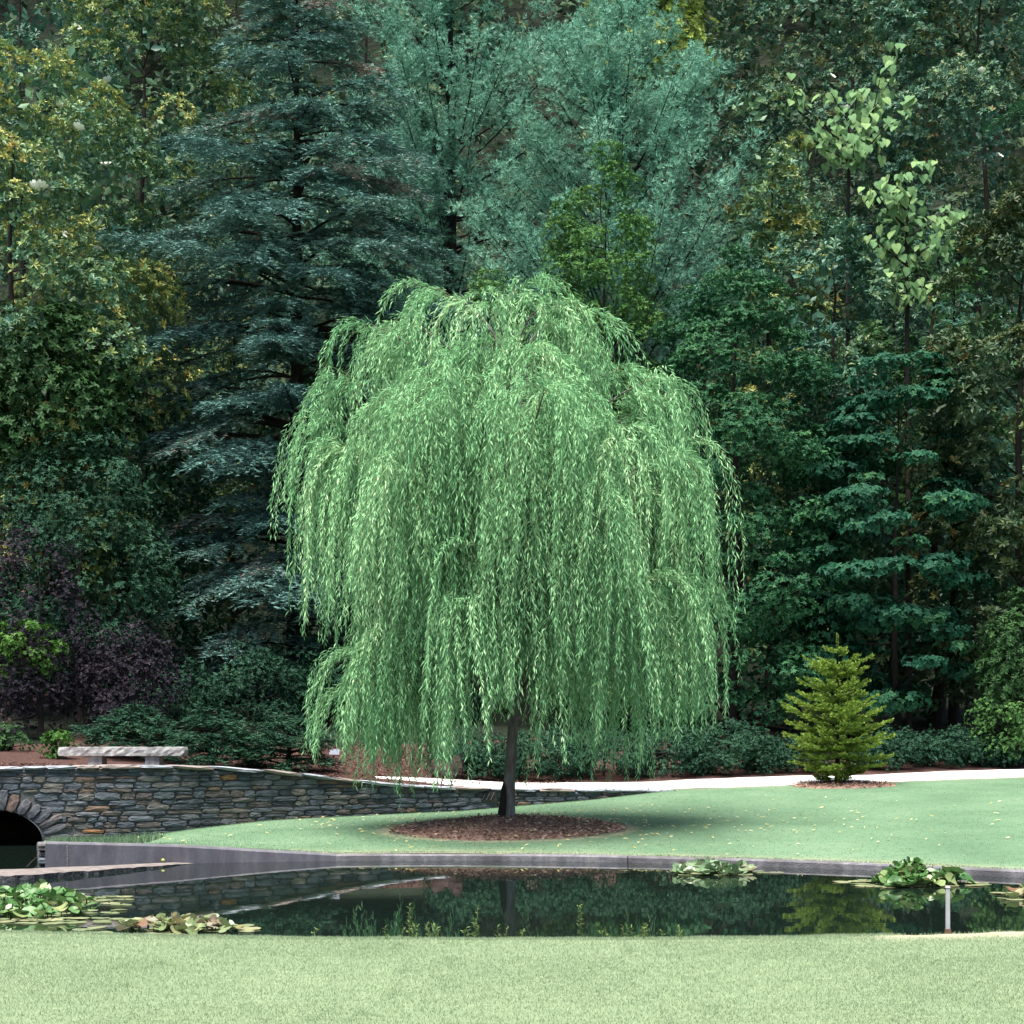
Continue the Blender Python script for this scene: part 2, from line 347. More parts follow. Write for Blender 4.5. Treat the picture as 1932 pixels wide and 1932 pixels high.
WXc = X(957, 29.7)
def build_ground():
    xs = np.unique(np.round(np.concatenate([np.linspace(-400, -40, 10), np.linspace(-40, -12, 15), np.arange(-12, 12.01, .12), np.linspace(12, 40, 15), np.linspace(40, 400, 10),
                                            [CH_R - .01, CH_R + .01, CH_L - .01, CH_L + .01, -6.2, -6.19]]), 4))
    ne, fe = near_edge(xs), far_edge(xs)
    wy = wall_y(xs); inarch = (xs >= CH_L) & (xs <= CH_R)
    pond = (xs > -11.9) & (xs < 10.4)
    wf = np.where(inarch, wy + 2.95, wy + .2)
    rows, zs, mats, dry = [], [], [], []
    def add(y, z, mi, dr=0.0): rows.append(y); zs.append(z); mats.append(mi); dry.append(np.broadcast_to(dr, xs.shape))
    rr = np.random.default_rng(4)
    for s_ in [400, 100, 40, 20, 12, 9, 7.5] + list(np.arange(6, .35, -.3)) + [.3, .2, .1, .04, 0]:
        y = ne - s_ + (0 if s_ > .25 else .03 * np.sin(xs * 5.1) + .025 * np.sin(xs * 12.7 + 1))
        sandy = np.clip(1 - np.abs(s_ - .15) / .5, 0, 1) * np.clip((xs - 2.6) / .5, 0, 1) * .95
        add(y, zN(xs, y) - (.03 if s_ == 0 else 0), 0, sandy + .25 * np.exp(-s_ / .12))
    dep = np.where(pond, -.6, .13)
    for t in (0.0, .3, .6, 1.0):
        y = ne + .03 + (fe + .12 - ne - .03) * t
        add(y, dep, 1)
    f0 = fe + .14
    for i, s_ in enumerate([0, .05, .12, .2, .3, .42, .6]):
        y = np.minimum(f0 + s_, wf); add(y, zA(xs, y), 2, .85 * math.exp(-s_ / .22) * np.where(xs < -3.2, .3, 1.0))
    y0 = np.minimum(f0 + .6, wf)
    for t in np.linspace(0, 1, 46)[1:]:
        y = y0 + (wf - y0) * t; rq = np.hypot((xs - WXc) / 1.86, (y - 29.75) / 1.5); add(y, zA(xs, y), 2, .35 * np.exp(-(wf - y) / .12) + .8 * np.exp(-((rq - 1.03) / .06) ** 2))
    for s_ in list(np.arange(0.01, 4.5, .3)) + [5, 6, 7.5, 9, 11, 13, 16, 20, 23, 26, 29, 32, 36, 40, 45, 50, 56, 62, 70, 90, 150, 400]:
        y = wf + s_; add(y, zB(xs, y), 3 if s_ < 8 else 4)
    nx, ny = len(xs), len(rows)
    V = np.zeros((ny, nx, 3)); V[..., 0] = xs[None]; V[..., 1] = np.array(rows); V[..., 2] = np.array(zs)
    idx = np.arange(ny * nx).reshape(ny, nx)
    q = np.stack([idx[:-1, :-1], idx[:-1, 1:], idx[1:, 1:], idx[1:, :-1]], -1).reshape(-1, 4)
    me = new_mesh('ground', V.reshape(-1, 3), q, None, smooth=False)
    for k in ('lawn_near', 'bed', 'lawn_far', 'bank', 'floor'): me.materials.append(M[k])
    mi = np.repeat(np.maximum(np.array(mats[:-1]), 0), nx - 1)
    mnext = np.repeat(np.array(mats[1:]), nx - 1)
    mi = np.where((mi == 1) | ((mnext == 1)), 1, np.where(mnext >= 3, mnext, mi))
    # lawn also lies right of the wall's end on the near side of the path only
    me.polygons.foreach_set('material_index', mi.astype(np.int32))
    me.polygons.foreach_set('use_smooth', (mi != 1))
    at_ = me.attributes.new('dry', 'FLOAT', 'POINT'); at_.data.foreach_set('value', np.array(dry, dtype=np.float32).ravel())
    o = obj('ground', me); o['kind'] = 'structure'
    return o
build_ground()

def sheet(name, xs, ylo, yhi, zf, dz, mat, ny=8, kind='structure'):
    t = np.linspace(0, 1, ny)
    Y = ylo[None] + (yhi - ylo)[None] * t[:, None]; Xg = np.broadcast_to(xs[None], Y.shape)
    zz_ = zf(Xg, Y) + dz; zz_[0] -= .06; zz_[-1] -= .06
    V = np.stack([Xg, Y, zz_], -1)
    idx = np.arange(V.shape[0] * V.shape[1]).reshape(V.shape[:2])
    q = np.stack([idx[:-1, :-1], idx[:-1, 1:], idx[1:, 1:], idx[1:, :-1]], -1).reshape(-1, 4)
    o = obj(name, new_mesh(name, V.reshape(-1, 3), q, mat, smooth=True)); o['kind'] = kind
    return o
xs = np.arange(-2.6, 40, .2)
wob = .05 * np.sin(xs * 2.3) + .04 * np.sin(xs * 5.7)
sheet('path', xs, np.minimum(wall_y(xs) + np.where(xs < 2.9, .42, .24) + wob + np.maximum(-.6 - xs, 0) * .8, wall_y(xs) + 2.0), wall_y(xs) + 2.1 + wob * .5, zB, .025, M['path'], 12)
xs = np.linspace(CH_L - .5, CH_R + .5, 14)
sheet('bridge_deck', xs, wall_y(xs) + .02, wall_y(xs) + 3.4, zB, .012, M['mulch'], 8)
wv = np.array([[-13, 14.5, 0], [12, 14.5, 0], [12, 27.2, 0], [-6, 27.2, 0], [-6, 28.2, 0], [CH_R + .3, 33.3, 0], [CH_L - .3, 33.3, 0], [-13, 26.5, 0]])
o = obj('pond', new_mesh('pond', wv, [[0, 1, 2, 3, 4, 5, 6, 7]], M['water'])); o['kind'] = 'structure'

# mulch rings as low mounds
def mound(name, cx, cy, rx, ry, h, seed):
    rg = R(seed); nr, na = 14, 64
    an = np.arange(na) / na * 2 * math.pi
    wob = 1 + .03 * np.sin(an * 3 + seed) + .02 * np.sin(an * 7 + 2 * seed) + .012 * rg.normal(size=na)
    V = [[cx, cy, float(ground_z(cx, cy)) + h]]
    for i in range(1, nr + 1):
        t = i / nr
        x = cx + rx * t * wob * np.cos(an); y = cy + ry * t * wob * np.sin(an)
        z = ground_z(x, y) + .012 + h * (1 - t ** 1.6) + rg.normal(size=na) * .006 * (1 - t)
        if i == nr: z -= .03
        V += np.stack([x, y, z], 1).tolist()
    Fc = [[0, 1 + k, 1 + (k + 1) % na] for k in range(na)]
    for i in range(nr - 1):
        b = 1 + i * na
        Fc += [[b + k, b + na + k, b + na + (k + 1) % na, b + (k + 1) % na] for k in range(na)]
    o = obj(name, new_mesh(name, np.array(V), Fc, M['mulch'], smooth=True)); o['kind'] = 'structure'
    return lambda x, y: ground_z(x, y) + .012 + h * (1 - np.clip(np.hypot((x - cx) / rx, (y - cy) / ry), 0, 1) ** 1.6)
WX, WY = X(959, 30.0), 30.0
mz1 = mound('mulch_bed', X(957, 29.7), 29.75, 1.86, 1.5, .12, 1)
SX, SY = X(1580, 37.0), 37.0
mz2 = mound('mulch_bed', SX + .1, SY - .1, 1.02, .75, .06, 2)

def chips(name, rg, n, cx, cy, rx, ry, zf, mat, lo, hi, kind='stuff'):
    a_ = Acc(); r_ = np.sqrt(rg.random(n)); t = rg.random(n) * 2 * math.pi
    x = cx + rx * r_ * np.cos(t); y = cy + ry * r_ * np.sin(t)
    P = np.stack([x, y, zf(x, y) + .008 + rg.random(n) * .015], 1)
    D = np.stack([rg.normal(size=n), rg.normal(size=n), rg.normal(size=n) * .25], 1)
    N = np.stack([rg.normal(size=n) * .3, rg.normal(size=n) * .3, np.ones(n)], 1)
    L = rg.uniform(lo, hi, n); a_.leaves(P, D, N, L, L * rg.uniform(.25, .5, n), rg.random(n), .1, 0)
    o = a_.build(name, mat, None, (0, 0, 0)); o['kind'] = kind
    return o
rg = R(11)
chips('mulch_chips', rg, 7000, X(957, 29.7), 29.75, 1.86, 1.5, mz1, M['chip'], .03, .085)
chips('mulch_chips', rg, 1600, SX + .1, SY - .1, 1.0, .73, mz2, M['chip'], .03, .08)
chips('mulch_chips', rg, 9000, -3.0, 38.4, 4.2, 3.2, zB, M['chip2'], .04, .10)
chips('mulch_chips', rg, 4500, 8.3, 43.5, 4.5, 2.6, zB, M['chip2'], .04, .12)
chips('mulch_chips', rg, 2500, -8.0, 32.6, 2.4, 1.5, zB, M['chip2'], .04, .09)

# ------------------------------------------------------------------ grass and fallen leaves
def grass(name, x, y, z, rg, hlo, hhi, w, mat):
    n = len(x); a_ = Acc()
    P = np.stack([x, y, z - .006], 1)
    D = np.stack([rg.normal(size=n) * .45, rg.normal(size=n) * .45, np.ones(n)], 1)
    S = np.stack([np.ones(n), rg.normal(size=n) * .5, np.zeros(n)], 1)
    a_.blades(P, D, S, rg.uniform(hlo, hhi, n), w, rg.random(n))
    o = a_.build(name, mat, None, (0, 0, 0)); o['kind'] = 'stuff'; return o
rg = R(21)
def patch_mesh(rg, w, h, n):
    a_ = Acc(); P = np.stack([rg.uniform(-w / 2, w / 2, n), rg.uniform(-h / 2, h / 2, n), np.full(n, -.006)], 1)
    q = .5 + .5 * np.sin(P[:, 0] * 9 + 2 * np.sin(P[:, 1] * 7)) * np.sin(P[:, 1] * 11 + P[:, 0] * 3)
    D = np.stack([rg.normal(size=n) * .75, rg.normal(size=n) * .75 - .15, np.ones(n) * .8], 1); S = np.stack([np.ones(n), rg.normal(size=n) * .6, np.zeros(n)], 1)
    a_.blades(P, D, S, rg.uniform(.012, .034, n), rg.uniform(.004, .007, n), np.clip(.32 + .3 * q + rg.normal(size=n) * .14, 0, 1))
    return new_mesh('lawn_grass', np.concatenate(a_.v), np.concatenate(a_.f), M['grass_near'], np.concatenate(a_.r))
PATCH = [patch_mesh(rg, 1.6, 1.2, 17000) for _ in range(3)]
k = 0
for j in range(5):
    yc = 14.95 - .6 - 1.2 * j
    for i in range(-3, 4):
        xc = i * 1.6
        if abs(xc) - .8 > yc * .275 + .6: continue
        o = obj('lawn_grass', PATCH[k % 3], None, (xc, yc, .15)); o.rotation_euler = (0, 0, math.pi * ((k * 7) % 2)); o['kind'] = 'stuff'; k += 1
n = 26000
x = rg.uniform(-5.0, 5.0, n); y = 14.93 + (near_edge(x) - 14.93) * rg.random(n)
sand = np.clip(1 - np.abs(near_edge(x) - y - .15) / .5, 0, 1) * np.clip((x - 2.6) / .5, 0, 1)
k = rg.random(n) > sand * 1.1; x, y = x[k], y[k]
xe = rg.uniform(-5.2, 5.2, 26000); ye = near_edge(xe) + .03 * np.sin(xe * 5.1) + .025 * np.sin(xe * 12.7 + 1) - np.abs(rg.normal(size=len(xe))) * .05
k = rg.random(len(xe)) > np.clip((xe - 2.7) / .5, 0, .93); xe, ye = xe[k], ye[k]
x, y = np.concatenate([x, xe]), np.concatenate([y, ye])
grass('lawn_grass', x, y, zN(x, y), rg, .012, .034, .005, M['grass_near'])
n = 40000
x = rg.uniform(-7.2, 11, n); y = far_edge(x) + .2 + (wall_y(x) - far_edge(x)) * rg.random(n) ** 1.3
k = (x > -6.1) & (np.hypot((x - WX) / 1.84, (y - 29.75) / 1.48) > 1) & (np.hypot((x - SX - .1) / 1.0, (y - SY + .1) / .73) > 1) & (y < wall_y(x) + .1)
x, y = x[k], y[k]
xe = np.concatenate([rg.uniform(-5.9, 10.5, 9000), rg.uniform(-7.0, 3.1, 7000)])
ye = np.concatenate([far_edge(xe[:9000]) + .17 + np.abs(rg.normal(size=9000)) * .06, wall_y(xe[9000:]) - .03 - np.abs(rg.normal(size=7000)) * .09])
x, y = np.concatenate([x, xe]), np.concatenate([y, ye])
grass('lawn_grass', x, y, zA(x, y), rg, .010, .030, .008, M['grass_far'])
xe = rg.uniform(-7.2, -5.6, 2600); ye = 29.9 + rg.normal(size=2600) * .5; k = (ye < wall_y(xe) - .02) & (ye > far_edge(xe) + .3)
grass('lawn_grass', xe[k], ye[k], zA(xe[k], ye[k]), rg, .05, .16, .012, M['grass_far'])
# litter of pale willow leaves
n = 620; x = rg.normal(size=n) * 3.2 + .8; y = 30.2 + rg.normal(size=n) * 2.2
k = (y > far_edge(x) + .3) & (y < wall_y(x) - .1) & (x > -6.0); x, y = x[k], y[k]; n = len(x)
zz = np.where(np.hypot((x - WX) / 1.84, (y - 29.75) / 1.48) < 1, mz1(x, y), zA(x, y))
a_ = Acc(); D = np.stack([rg.normal(size=n), rg.normal(size=n), rg.normal(size=n) * .15], 1)
N = np.stack([rg.normal(size=n) * .4, rg.normal(size=n) * .4 - .3, np.ones(n)], 1)
a_.leaves(np.stack([x, y, zz + .03], 1), D, N, rg.uniform(.05, .10, n), rg.uniform(.016, .032, n), rg.random(n), .2, .1)
o = a_.build('fallen_leaves', M['litter'], None, (0, 0, 0)); o['kind'] = 'stuff'

# ------------------------------------------------------------------ masonry
def stone_variant(rg, i, nside=12):
    """irregular bevelled block, unit box centred at 0: x length, y depth (front at -.5), z height"""
    an = (np.arange(nside) + rg.uniform(-.25, .25, nside)) / nside * 2 * math.pi
    c, s_ = np.cos(an), np.sin(an); p_ = 9.0
    rad = (np.abs(c) ** p_ + np.abs(s_) ** p_) ** (-1 / p_) * rg.uniform(.92, 1.02, nside) * .5
    ox, oz = c * rad, s_ * rad
    V = []
    for (dy, k) in ((.5, 1.0), (-.34, 1.0), (-.5, .90)):
        for q in range(nside): V.append([ox[q] * k, dy + (rg.uniform(-.05, .05) if k < 1 else 0), oz[q] * k])
    V.append([rg.uniform(-.1, .1), -.5 - rg.uniform(.02, .12), rg.uniform(-.1, .1)])
    Fc = []
    for r_ in range(2):
        for q in range(nside):
            q2 = (q + 1) % nside; Fc.append([r_ * nside + q, (r_ + 1) * nside + q, (r_ + 1) * nside + q2, r_ * nside + q2])
    ce = 3 * nside
    for q in range(nside): Fc.append([2 * nside + q, ce, 2 * nside + (q + 1) % nside])
    return np.array(V), Fc
rgS = R(31)
STONES = []
M['archstone'] = mk_stone('arch slate', [(0, (.07, .075, .09)), (.25, (.095, .095, .11)), (.5, (.12, .105, .11)), (.7, (.08, .085, .10)), (.88, (.13, .09, .08)), (1, (.2, .11, .06))])
ARCHS = []
for i in range(6):
    v, f = stone_variant(rgS, i); ARCHS.append((new_mesh('arch_stone', v, f, M['archstone']), v, f))
for i in range(18):
    v, f = stone_variant(rgS, i); me = new_mesh('stone', v, f, M['stone']); STONES.append((me, v, f))
COPES = []
for i in range(8):
    v, f = stone_variant(rgS, i); me = new_mesh('coping_stone', v, f, M['coping']); COPES.append((me, v, f))

def place_stone(name, variants, parent, origin, pos, rz, size, rg, tilt=0.0, sink=None):
    me, v, f = variants[rg.integers(len(variants))]
    flip = rg.random() < .5
    if sink is not None:
        Mx = Matrix.Translation(Vector(pos)) @ Matrix.Rotation(rz, 4, 'Z') @ Matrix.Rotation(tilt, 4, 'Y') @ Matrix.Diagonal((*size, 1))
        b = len(sink[0]); sink[0].extend([tuple(Mx @ Vector(q)) for q in v]); sink[1].extend([[b + k for k in q] for q in f]); return
    o = obj(name, me, parent, np.asarray(pos) - np.asarray(origin))
    o.rotation_euler = (0, tilt + (math.pi if flip else 0), rz); o.scale = size
    return o

def in_arch(x, z, grow=0.0):
    return ((x - ARCH_X) / (ARCH_A + grow)) ** 2 + (np.maximum(z - ARCH_Z0, 0) / (ARCH_B + grow)) ** 2 < 1

w0 = (X(300, 31.3), 31.3, .2)
wall = thing('stone_wall', 'low curving dry-laid slate wall with arched water opening, sloping down into the lawn', 'stone wall', w0)
# mortar core with the arch cut out, as strips between many columns
cxs = np.unique(np.concatenate([np.arange(WALL_X0, WALL_X1, .12), [WALL_X1], np.linspace(CH_L, CH_R, 25)]))
V, Fc = [], []
for x in cxs:
    y = float(wall_y(x)); top = float(wall_top(x)) - .05
    inside = abs(x - ARCH_X) < ARCH_A - 1e-6
    zb = ARCH_Z0 + ARCH_B * math.sqrt(max(0, 1 - ((x - ARCH_X) / ARCH_A) ** 2)) if inside else -.35
    if inside: zb = max(zb, ARCH_Z0)
    V += [[x, y + .0, zb], [x, y + .0, top], [x, y + .40, top], [x, y + .40, zb]]
for i in range(len(cxs) - 1):
    b = 4 * i; c = b + 4
    for k in range(4): Fc.append([b + k, b + (k + 1) % 4, c + (k + 1) % 4, c + k])
Fc += [[0, 1, 2, 3], [4 * (len(cxs) - 1) + k for k in (3, 2, 1, 0)]]
wpart('mortar_core', V, Fc, M['mortar'], wall, w0)
# barrel of the arch
V, Fc = [], []
na = 20
for j, dy in enumerate((.0, .4, 1.2, 2.9)):
    for k in range(na + 1):
        t = math.pi * k / na
        x = ARCH_X + ARCH_A * math.cos(t); V.append([x, float(wall_y(ARCH_X)) + .1 + dy, ARCH_Z0 + ARCH_B * math.sin(t) + .001])
    V += [[ARCH_X + ARCH_A, float(wall_y(ARCH_X)) + .1 + dy, -.5], [ARCH_X - ARCH_A, float(wall_y(ARCH_X)) + .1 + dy, -.5]]
ns = na + 3
for j in range(3):
    for k in range(na): Fc.append([j * ns + k, j * ns + k + 1, (j + 1) * ns + k + 1, (j + 1) * ns + k])
    Fc.append([j * ns + na + 1, j * ns, (j + 1) * ns, (j + 1) * ns + na + 1]); Fc.append([j * ns + na, j * ns + na + 2, (j + 1) * ns + na + 2, (j + 1) * ns + na])
wpart('arch_barrel', V, Fc, M['stone'], wall, w0, smooth=True)

stones = []
z = -.2
while z < 1.30:
    h = rgS.uniform(.06, .13)
    x = WALL_X0 + rgS.uniform(0, .2)
    while x < WALL_X1:
        ln = rgS.uniform(.14, .42) * (1 + .25 * (h < .08))
        hh, zc = h, z
        if rgS.random() < .13 and h > .09:                      # two thin stones in one course
            parts_ = [(z, h * .5), (z + h * .5, h * .5)]
        else: parts_ = [(z + rgS.uniform(-.008, .008), h)]
        for (z0, h0) in parts_:
            xm = x + ln / 2; top = float(wall_top(xm)) - .055
            g = max(float(zA(xm, float(wall_y(xm)) - .1)) if xm > CH_R + .05 else -.1, -.1)
            if z0 + h0 < g - .01 or z0 > top - .03: continue
            h1 = min(h0, top - z0)
            if h1 < .03: continue
            cs = [(x + .01, z0), (x + ln - .01, z0), (x + .01, z0 + h1), (x + ln - .01, z0 + h1), (xm, z0 + h1 / 2)]
            if any(in_arch(a1, b1, .09) for a1, b1 in cs) or in_arch(xm, z0 + h1 / 2, .26): continue
            stones.append((xm, z0 + h1 / 2, ln - .008, h1 - .006))
        x += ln
    z += h
vis = [s_ for s_ in stones if s_[0] > X(-12, 30.3)]
vis.sort(key=lambda s_: -s_[2] * s_[3])
keep = set(id(s_) for s_ in vis[:285])
sink = ([], [])
for s_ in stones:
    xm, zm, ln, h1 = s_
    y = float(wall_y(xm)); dydx = float(wall_y(xm + .1) - wall_y(xm - .1)) / .2; rz = math.atan(dydx)
    dep = .16; pr = rgS.uniform(-.012, .022)
    place_stone('stone', STONES, wall, w0, (xm, y + .05 - pr, zm), rz, (ln / math.cos(rz) * 1.02, dep, h1 * 1.03), rgS, rgS.normal() * .012, None if id(s_) in keep else sink)
if sink[0]:
    o = wpart('small_stones', sink[0], sink[1], M['stone'], wall, w0); o['kind'] = 'stuff'
# ring of stones round the arch
nv = 17
for k in range(nv):
    t = math.pi * (k + .5) / nv + rgS.uniform(-.02, .02)
    r_ = .15 + rgS.uniform(-.03, .04)
    x = ARCH_X + (ARCH_A + r_) * math.cos(t); z = ARCH_Z0 + (ARCH_B + r_) * math.sin(t)
    ang = math.atan2((ARCH_B) * math.sin(t) / ARCH_B ** 2 * ARCH_B, (ARCH_A) * math.cos(t) / ARCH_A ** 2 * ARCH_A)
    arc = math.pi * math.hypot(ARCH_A * math.sin(t), ARCH_B * math.cos(t)) / nv * 1.12
    o = place_stone('arch_stone', ARCHS, wall, w0, (x, float(wall_y(x)) + .04, z), math.atan(.12), (r_ * 2 + .03, .2, arc), rgS, -ang)
# coping
x = WALL_X0
while x < WALL_X1 - .05:
    ln = min(rgS.uniform(.3, .75), WALL_X1 - x + .05); xm = x + ln / 2; y = float(wall_y(xm))
    sl = float(wall_top(xm + .1) - wall_top(xm - .1)) / .2; dydx = float(wall_y(xm + .1) - wall_y(xm - .1)) / .2
    place_stone('coping_stone', COPES, wall, w0, (xm, y + .19, float(wall_top(xm)) - .03), math.atan(dydx), (ln * 1.05 / math.cos(math.atan(dydx)), .50, rgS.uniform(.055, .075)), rgS, -math.atan(sl))
    x += ln
# drain slot in the low stretch of wall
xd = X(917, 35.2); yd = float(wall_y(xd)); zd = Z(1503, 35.2)
V, Fc = [], []
for (sx, sz) in ((-.17, -.09), (.17, -.06), (.19, .10), (-.13, .08)):
    V += [[xd + sx, yd - .055, zd + sz], [xd + sx, yd + .1, zd + sz]]
Fc = [[0, 2, 4, 6], [0, 1, 3, 2], [2, 3, 5, 4], [4, 5, 7, 6], [6, 7, 1, 0]]
dr = wpart('drain_plate', V, Fc, M['black'], wall, w0)
V, Fc = [], []
for k in range(4):
    xx = xd - .12 + k * .08; tube([[xx - .03, yd - .062, zd - .06], [xx + .03, yd - .062, zd + .07]], [.008, .008], 5, V, Fc)
wpart('drain_bar', V, Fc, M['kerb'], dr, (0, 0, 0)).location = tuple(-np.array(w0))

# side wall of the channel between the pond and the arch
ca = np.array([-6.22, 25.42]); cb = np.array([CH_R + .02, 30.25]); cl = np.linalg.norm(cb - ca); cd = (cb - ca) / cl; cn = np.array([-cd[1], cd[0]])
cw0 = (*ca, 0)
chan = thing('channel_wall', 'short dark stone side wall between the concrete wall and the arch', 'stone wall', cw0)
V = []
for s_ in (0.0, cl):
    p0 = ca + cd * s_; p1 = p0 - cn * .3; tz = .31 - .26 * s_ / cl
    V += [[*p0, -.5], [*p0, tz], [*p1, tz], [*p1, -.5]]
wpart('mortar_core', V, [[0, 1, 5, 4], [1, 2, 6, 5], [2, 3, 7, 6], [0, 3, 2, 1], [4, 5, 6, 7]], M['mortar'], chan, cw0)
zc = -.08
rzc = math.atan2(cd[1], cd[0]) + math.pi
while zc < .3:
    h = rgS.uniform(.07, .11); s_ = rgS.uniform(0, .1)
    while s_ < cl - .1:
        ln = rgS.uniform(.16, .4)
        if zc + h < .33 - .26 * s_ / cl:
            p0 = ca + cd * (s_ + ln / 2) + cn * (.01)
            place_stone('stone', STONES, chan, cw0, (*p0, zc + h / 2), rzc, (ln, .14, h), rgS)
        s_ += ln
    zc += h

# ------------------------------------------------------------------ pond edge
def ribbon_solid(xs, yf, yb, zt, zb, rgh=None, rg=None):
    """solid strip: front top, back top, back bottom, front bottom with a small bevel at the front"""
    V, Fc = [], []
    for i, x in enumerate(xs):
        j = rg.normal() * rgh if rg is not None else 0
        V += [[x, yf[i] + j, zb], [x, yf[i] + j, zt[i] - .02], [x, yf[i] + .02 + j, zt[i]], [x, yb[i], zt[i] + .004], [x, yb[i], zb]]
    for i in range(len(xs) - 1):
        b, c = 5 * i, 5 * i + 5
        for k in range(5): Fc.append([b + k, b + (k + 1) % 5, c + (k + 1) % 5, c + k])
    Fc += [[0, 1, 2, 3, 4], [5 * (len(xs) - 1) + k for k in (4, 3, 2, 1, 0)]]
    return V, Fc
def fe0(x): return 26.8 - (np.clip(x, -11.9, 10.4) + 1.2) ** 2 / 17.2
rgK = R(41)
k0 = (X(1183, 26.6), 26.6, 0)
kerb = thing('pond_kerb', 'long curved grey concrete kerb along the far edge of the pond', 'kerb', k0)
joints = [-2.45, X(1183, 26.55), 5.1, 8.2, 10.3]
for i in range(len(joints) - 1):
    xs = np.arange(joints[i] + (.008 if i else -.015), joints[i + 1] - .008, .08); xs = np.append(xs, joints[i + 1] - .008)
    zt = .088 + .003 * np.sin(xs * 2)
    v, f = ribbon_solid(xs, fe0(xs), fe0(xs) + .20, zt, -.5, .004, rgK)
    wpart('kerb_segment', v, f, M['kerb'], kerb, k0)
xs = np.append(np.arange(-6.2, -2.466, .08), -2.466)
zt = np.interp(xs, [-6.2, -4.6, -3.4, -2.45], [.335, .25, .155, .092])
v, f = ribbon_solid(xs, fe0(xs), fe0(xs) + .20, zt, -.5, .002, rgK)
cwall = wpart('concrete_wall', v, f, M['concrete'])
tag(cwall, 'smooth purplish grey concrete retaining wall tapering down to the kerb beside the channel', 'retaining wall')
# stone ledge just proud of the water in front of the channel
fr = [(-120, 1656), (0, 1652), (60, 1650), (110, 1645), (180, 1641), (260, 1635), (340, 1629.5), (420, 1625), (520, 1622)]
bk = [(-120, 1644), (0, 1641.5), (60, 1640), (110, 1637), (180, 1635), (260, 1631), (340, 1627.5), (420, 1624.5), (520, 1623)]
fpt = []; bpt = []
pf = np.array(fr, float); pb = np.array(bk, float)
for px in np.linspace(-120, 520, 70):
    zl = float(np.interp(px, [-120, 60, 300, 400, 520], [.08, .075, .035, -.01, -.05]))
    r1 = np.interp(px, pf[:, 0], pf[:, 1]) + .25 * math.sin(px * .11) + .2 * math.sin(px * .31); r2 = np.interp(px, pb[:, 0], pb[:, 1])
    d1 = F * (HC - zl) / (r1 - ROWH); d2 = F * (HC - zl) / (r2 - ROWH) + .12
    fpt.append([X(px, d1), d1 + rgK.normal() * .012, zl - .006 + rgK.normal() * .003]); bpt.append([X(px, d2), max(d2, d1 + .05), zl])
n = len(fpt); V = fpt + bpt + [[p_[0], p_[1] - .03 + rgK.normal() * .02, -.4] for p_ in fpt]
Fc = [[i, i + 1, n + i + 1, n + i] for i in range(n - 1)] + [[2 * n + i, 2 * n + i + 1, i + 1, i] for i in range(n - 1)]
o = wpart('stone_ledge', V, Fc, M['ledge']); o.data.materials.append(M['rockface'])
o.data.polygons.foreach_set('material_index', np.array([0] * (n - 1) + [1] * (n - 1), dtype=np.int32))
tag(o, 'narrow beige stone ledge just above the water below the arch', 'ledge')

# ------------------------------------------------------------------ bench, post, label, rock, ball, stick
def rough_box(cx, cy, cz, lx, ly, lz, nx, ny, nz_, rg, amp, rot=0.0):
    """box whose faces are chipped; grid lattice surface"""
    V, Fc, ids = [], [], {}
    def vid(i, j, k):
        if (i, j, k) not in ids:
            p_ = np.array([i / nx - .5, j / ny - .5, k / nz_ - .5]) * [lx, ly, lz]
            edge = sum(q in (0, m_) for q, m_ in ((i, nx), (j, ny), (k, nz_)))
            p_ = p_ * (1 - .012 * (edge - 1)) + rg.normal(size=3) * amp * np.array([1, 1.2, .6])
            ids[(i, j, k)] = len(V); V.append(p_)
        return ids[(i, j, k)]
    for i in range(nx):
        for j in range(ny):
            Fc.append([vid(i, j, 0), vid(i, j + 1, 0), vid(i + 1, j + 1, 0), vid(i + 1, j, 0)]); Fc.append([vid(i, j, nz_), vid(i + 1, j, nz_), vid(i + 1, j + 1, nz_), vid(i, j + 1, nz_)])
    for i in range(nx):
        for k in range(nz_):
            Fc.append([vid(i, 0, k), vid(i + 1, 0, k), vid(i + 1, 0, k + 1), vid(i, 0, k + 1)]); Fc.append([vid(i, ny, k), vid(i, ny, k + 1), vid(i + 1, ny, k + 1), vid(i + 1, ny, k)])
    for j in range(ny):
        for k in range(nz_):
            Fc.append([vid(0, j, k), vid(0, j, k + 1), vid(0, j + 1, k + 1), vid(0, j + 1, k)]); Fc.append([vid(nx, j, k), vid(nx, j + 1, k), vid(nx, j + 1, k + 1), vid(nx, j, k + 1)])
    V = np.array(V); c, s_ = math.cos(rot), math.sin(rot)
    V = V @ np.array([[c, s_, 0], [-s_, c, 0], [0, 0, 1]]) + [cx, cy, cz]
    return V, Fc
rgB = R(51); bd = 33.2
gx, gz = X(233, bd), float(zB(X(233, bd), bd))
b0 = (gx, bd, gz)
bench = thing('stone_bench', 'pale rough granite slab bench on two stubby legs behind the wall', 'bench', b0)
zt, zb = Z(1409.5, bd), Z(1426, bd)
v, f = rough_box(gx, bd, (zt + zb) / 2, 237 / F * bd, .52, zt - zb, 30, 6, 3, rgB, .0045); wpart('seat', v, f, M['bench'], bench, b0)
for px in (184, 291):
    v, f = rough_box(X(px, bd), bd, (zb + gz) / 2 - .03, 27 / F * bd, .40, zb - gz + .10, 3, 4, 4, rgB, .004); wpart('leg', v, f, M['bench'], bench, b0)

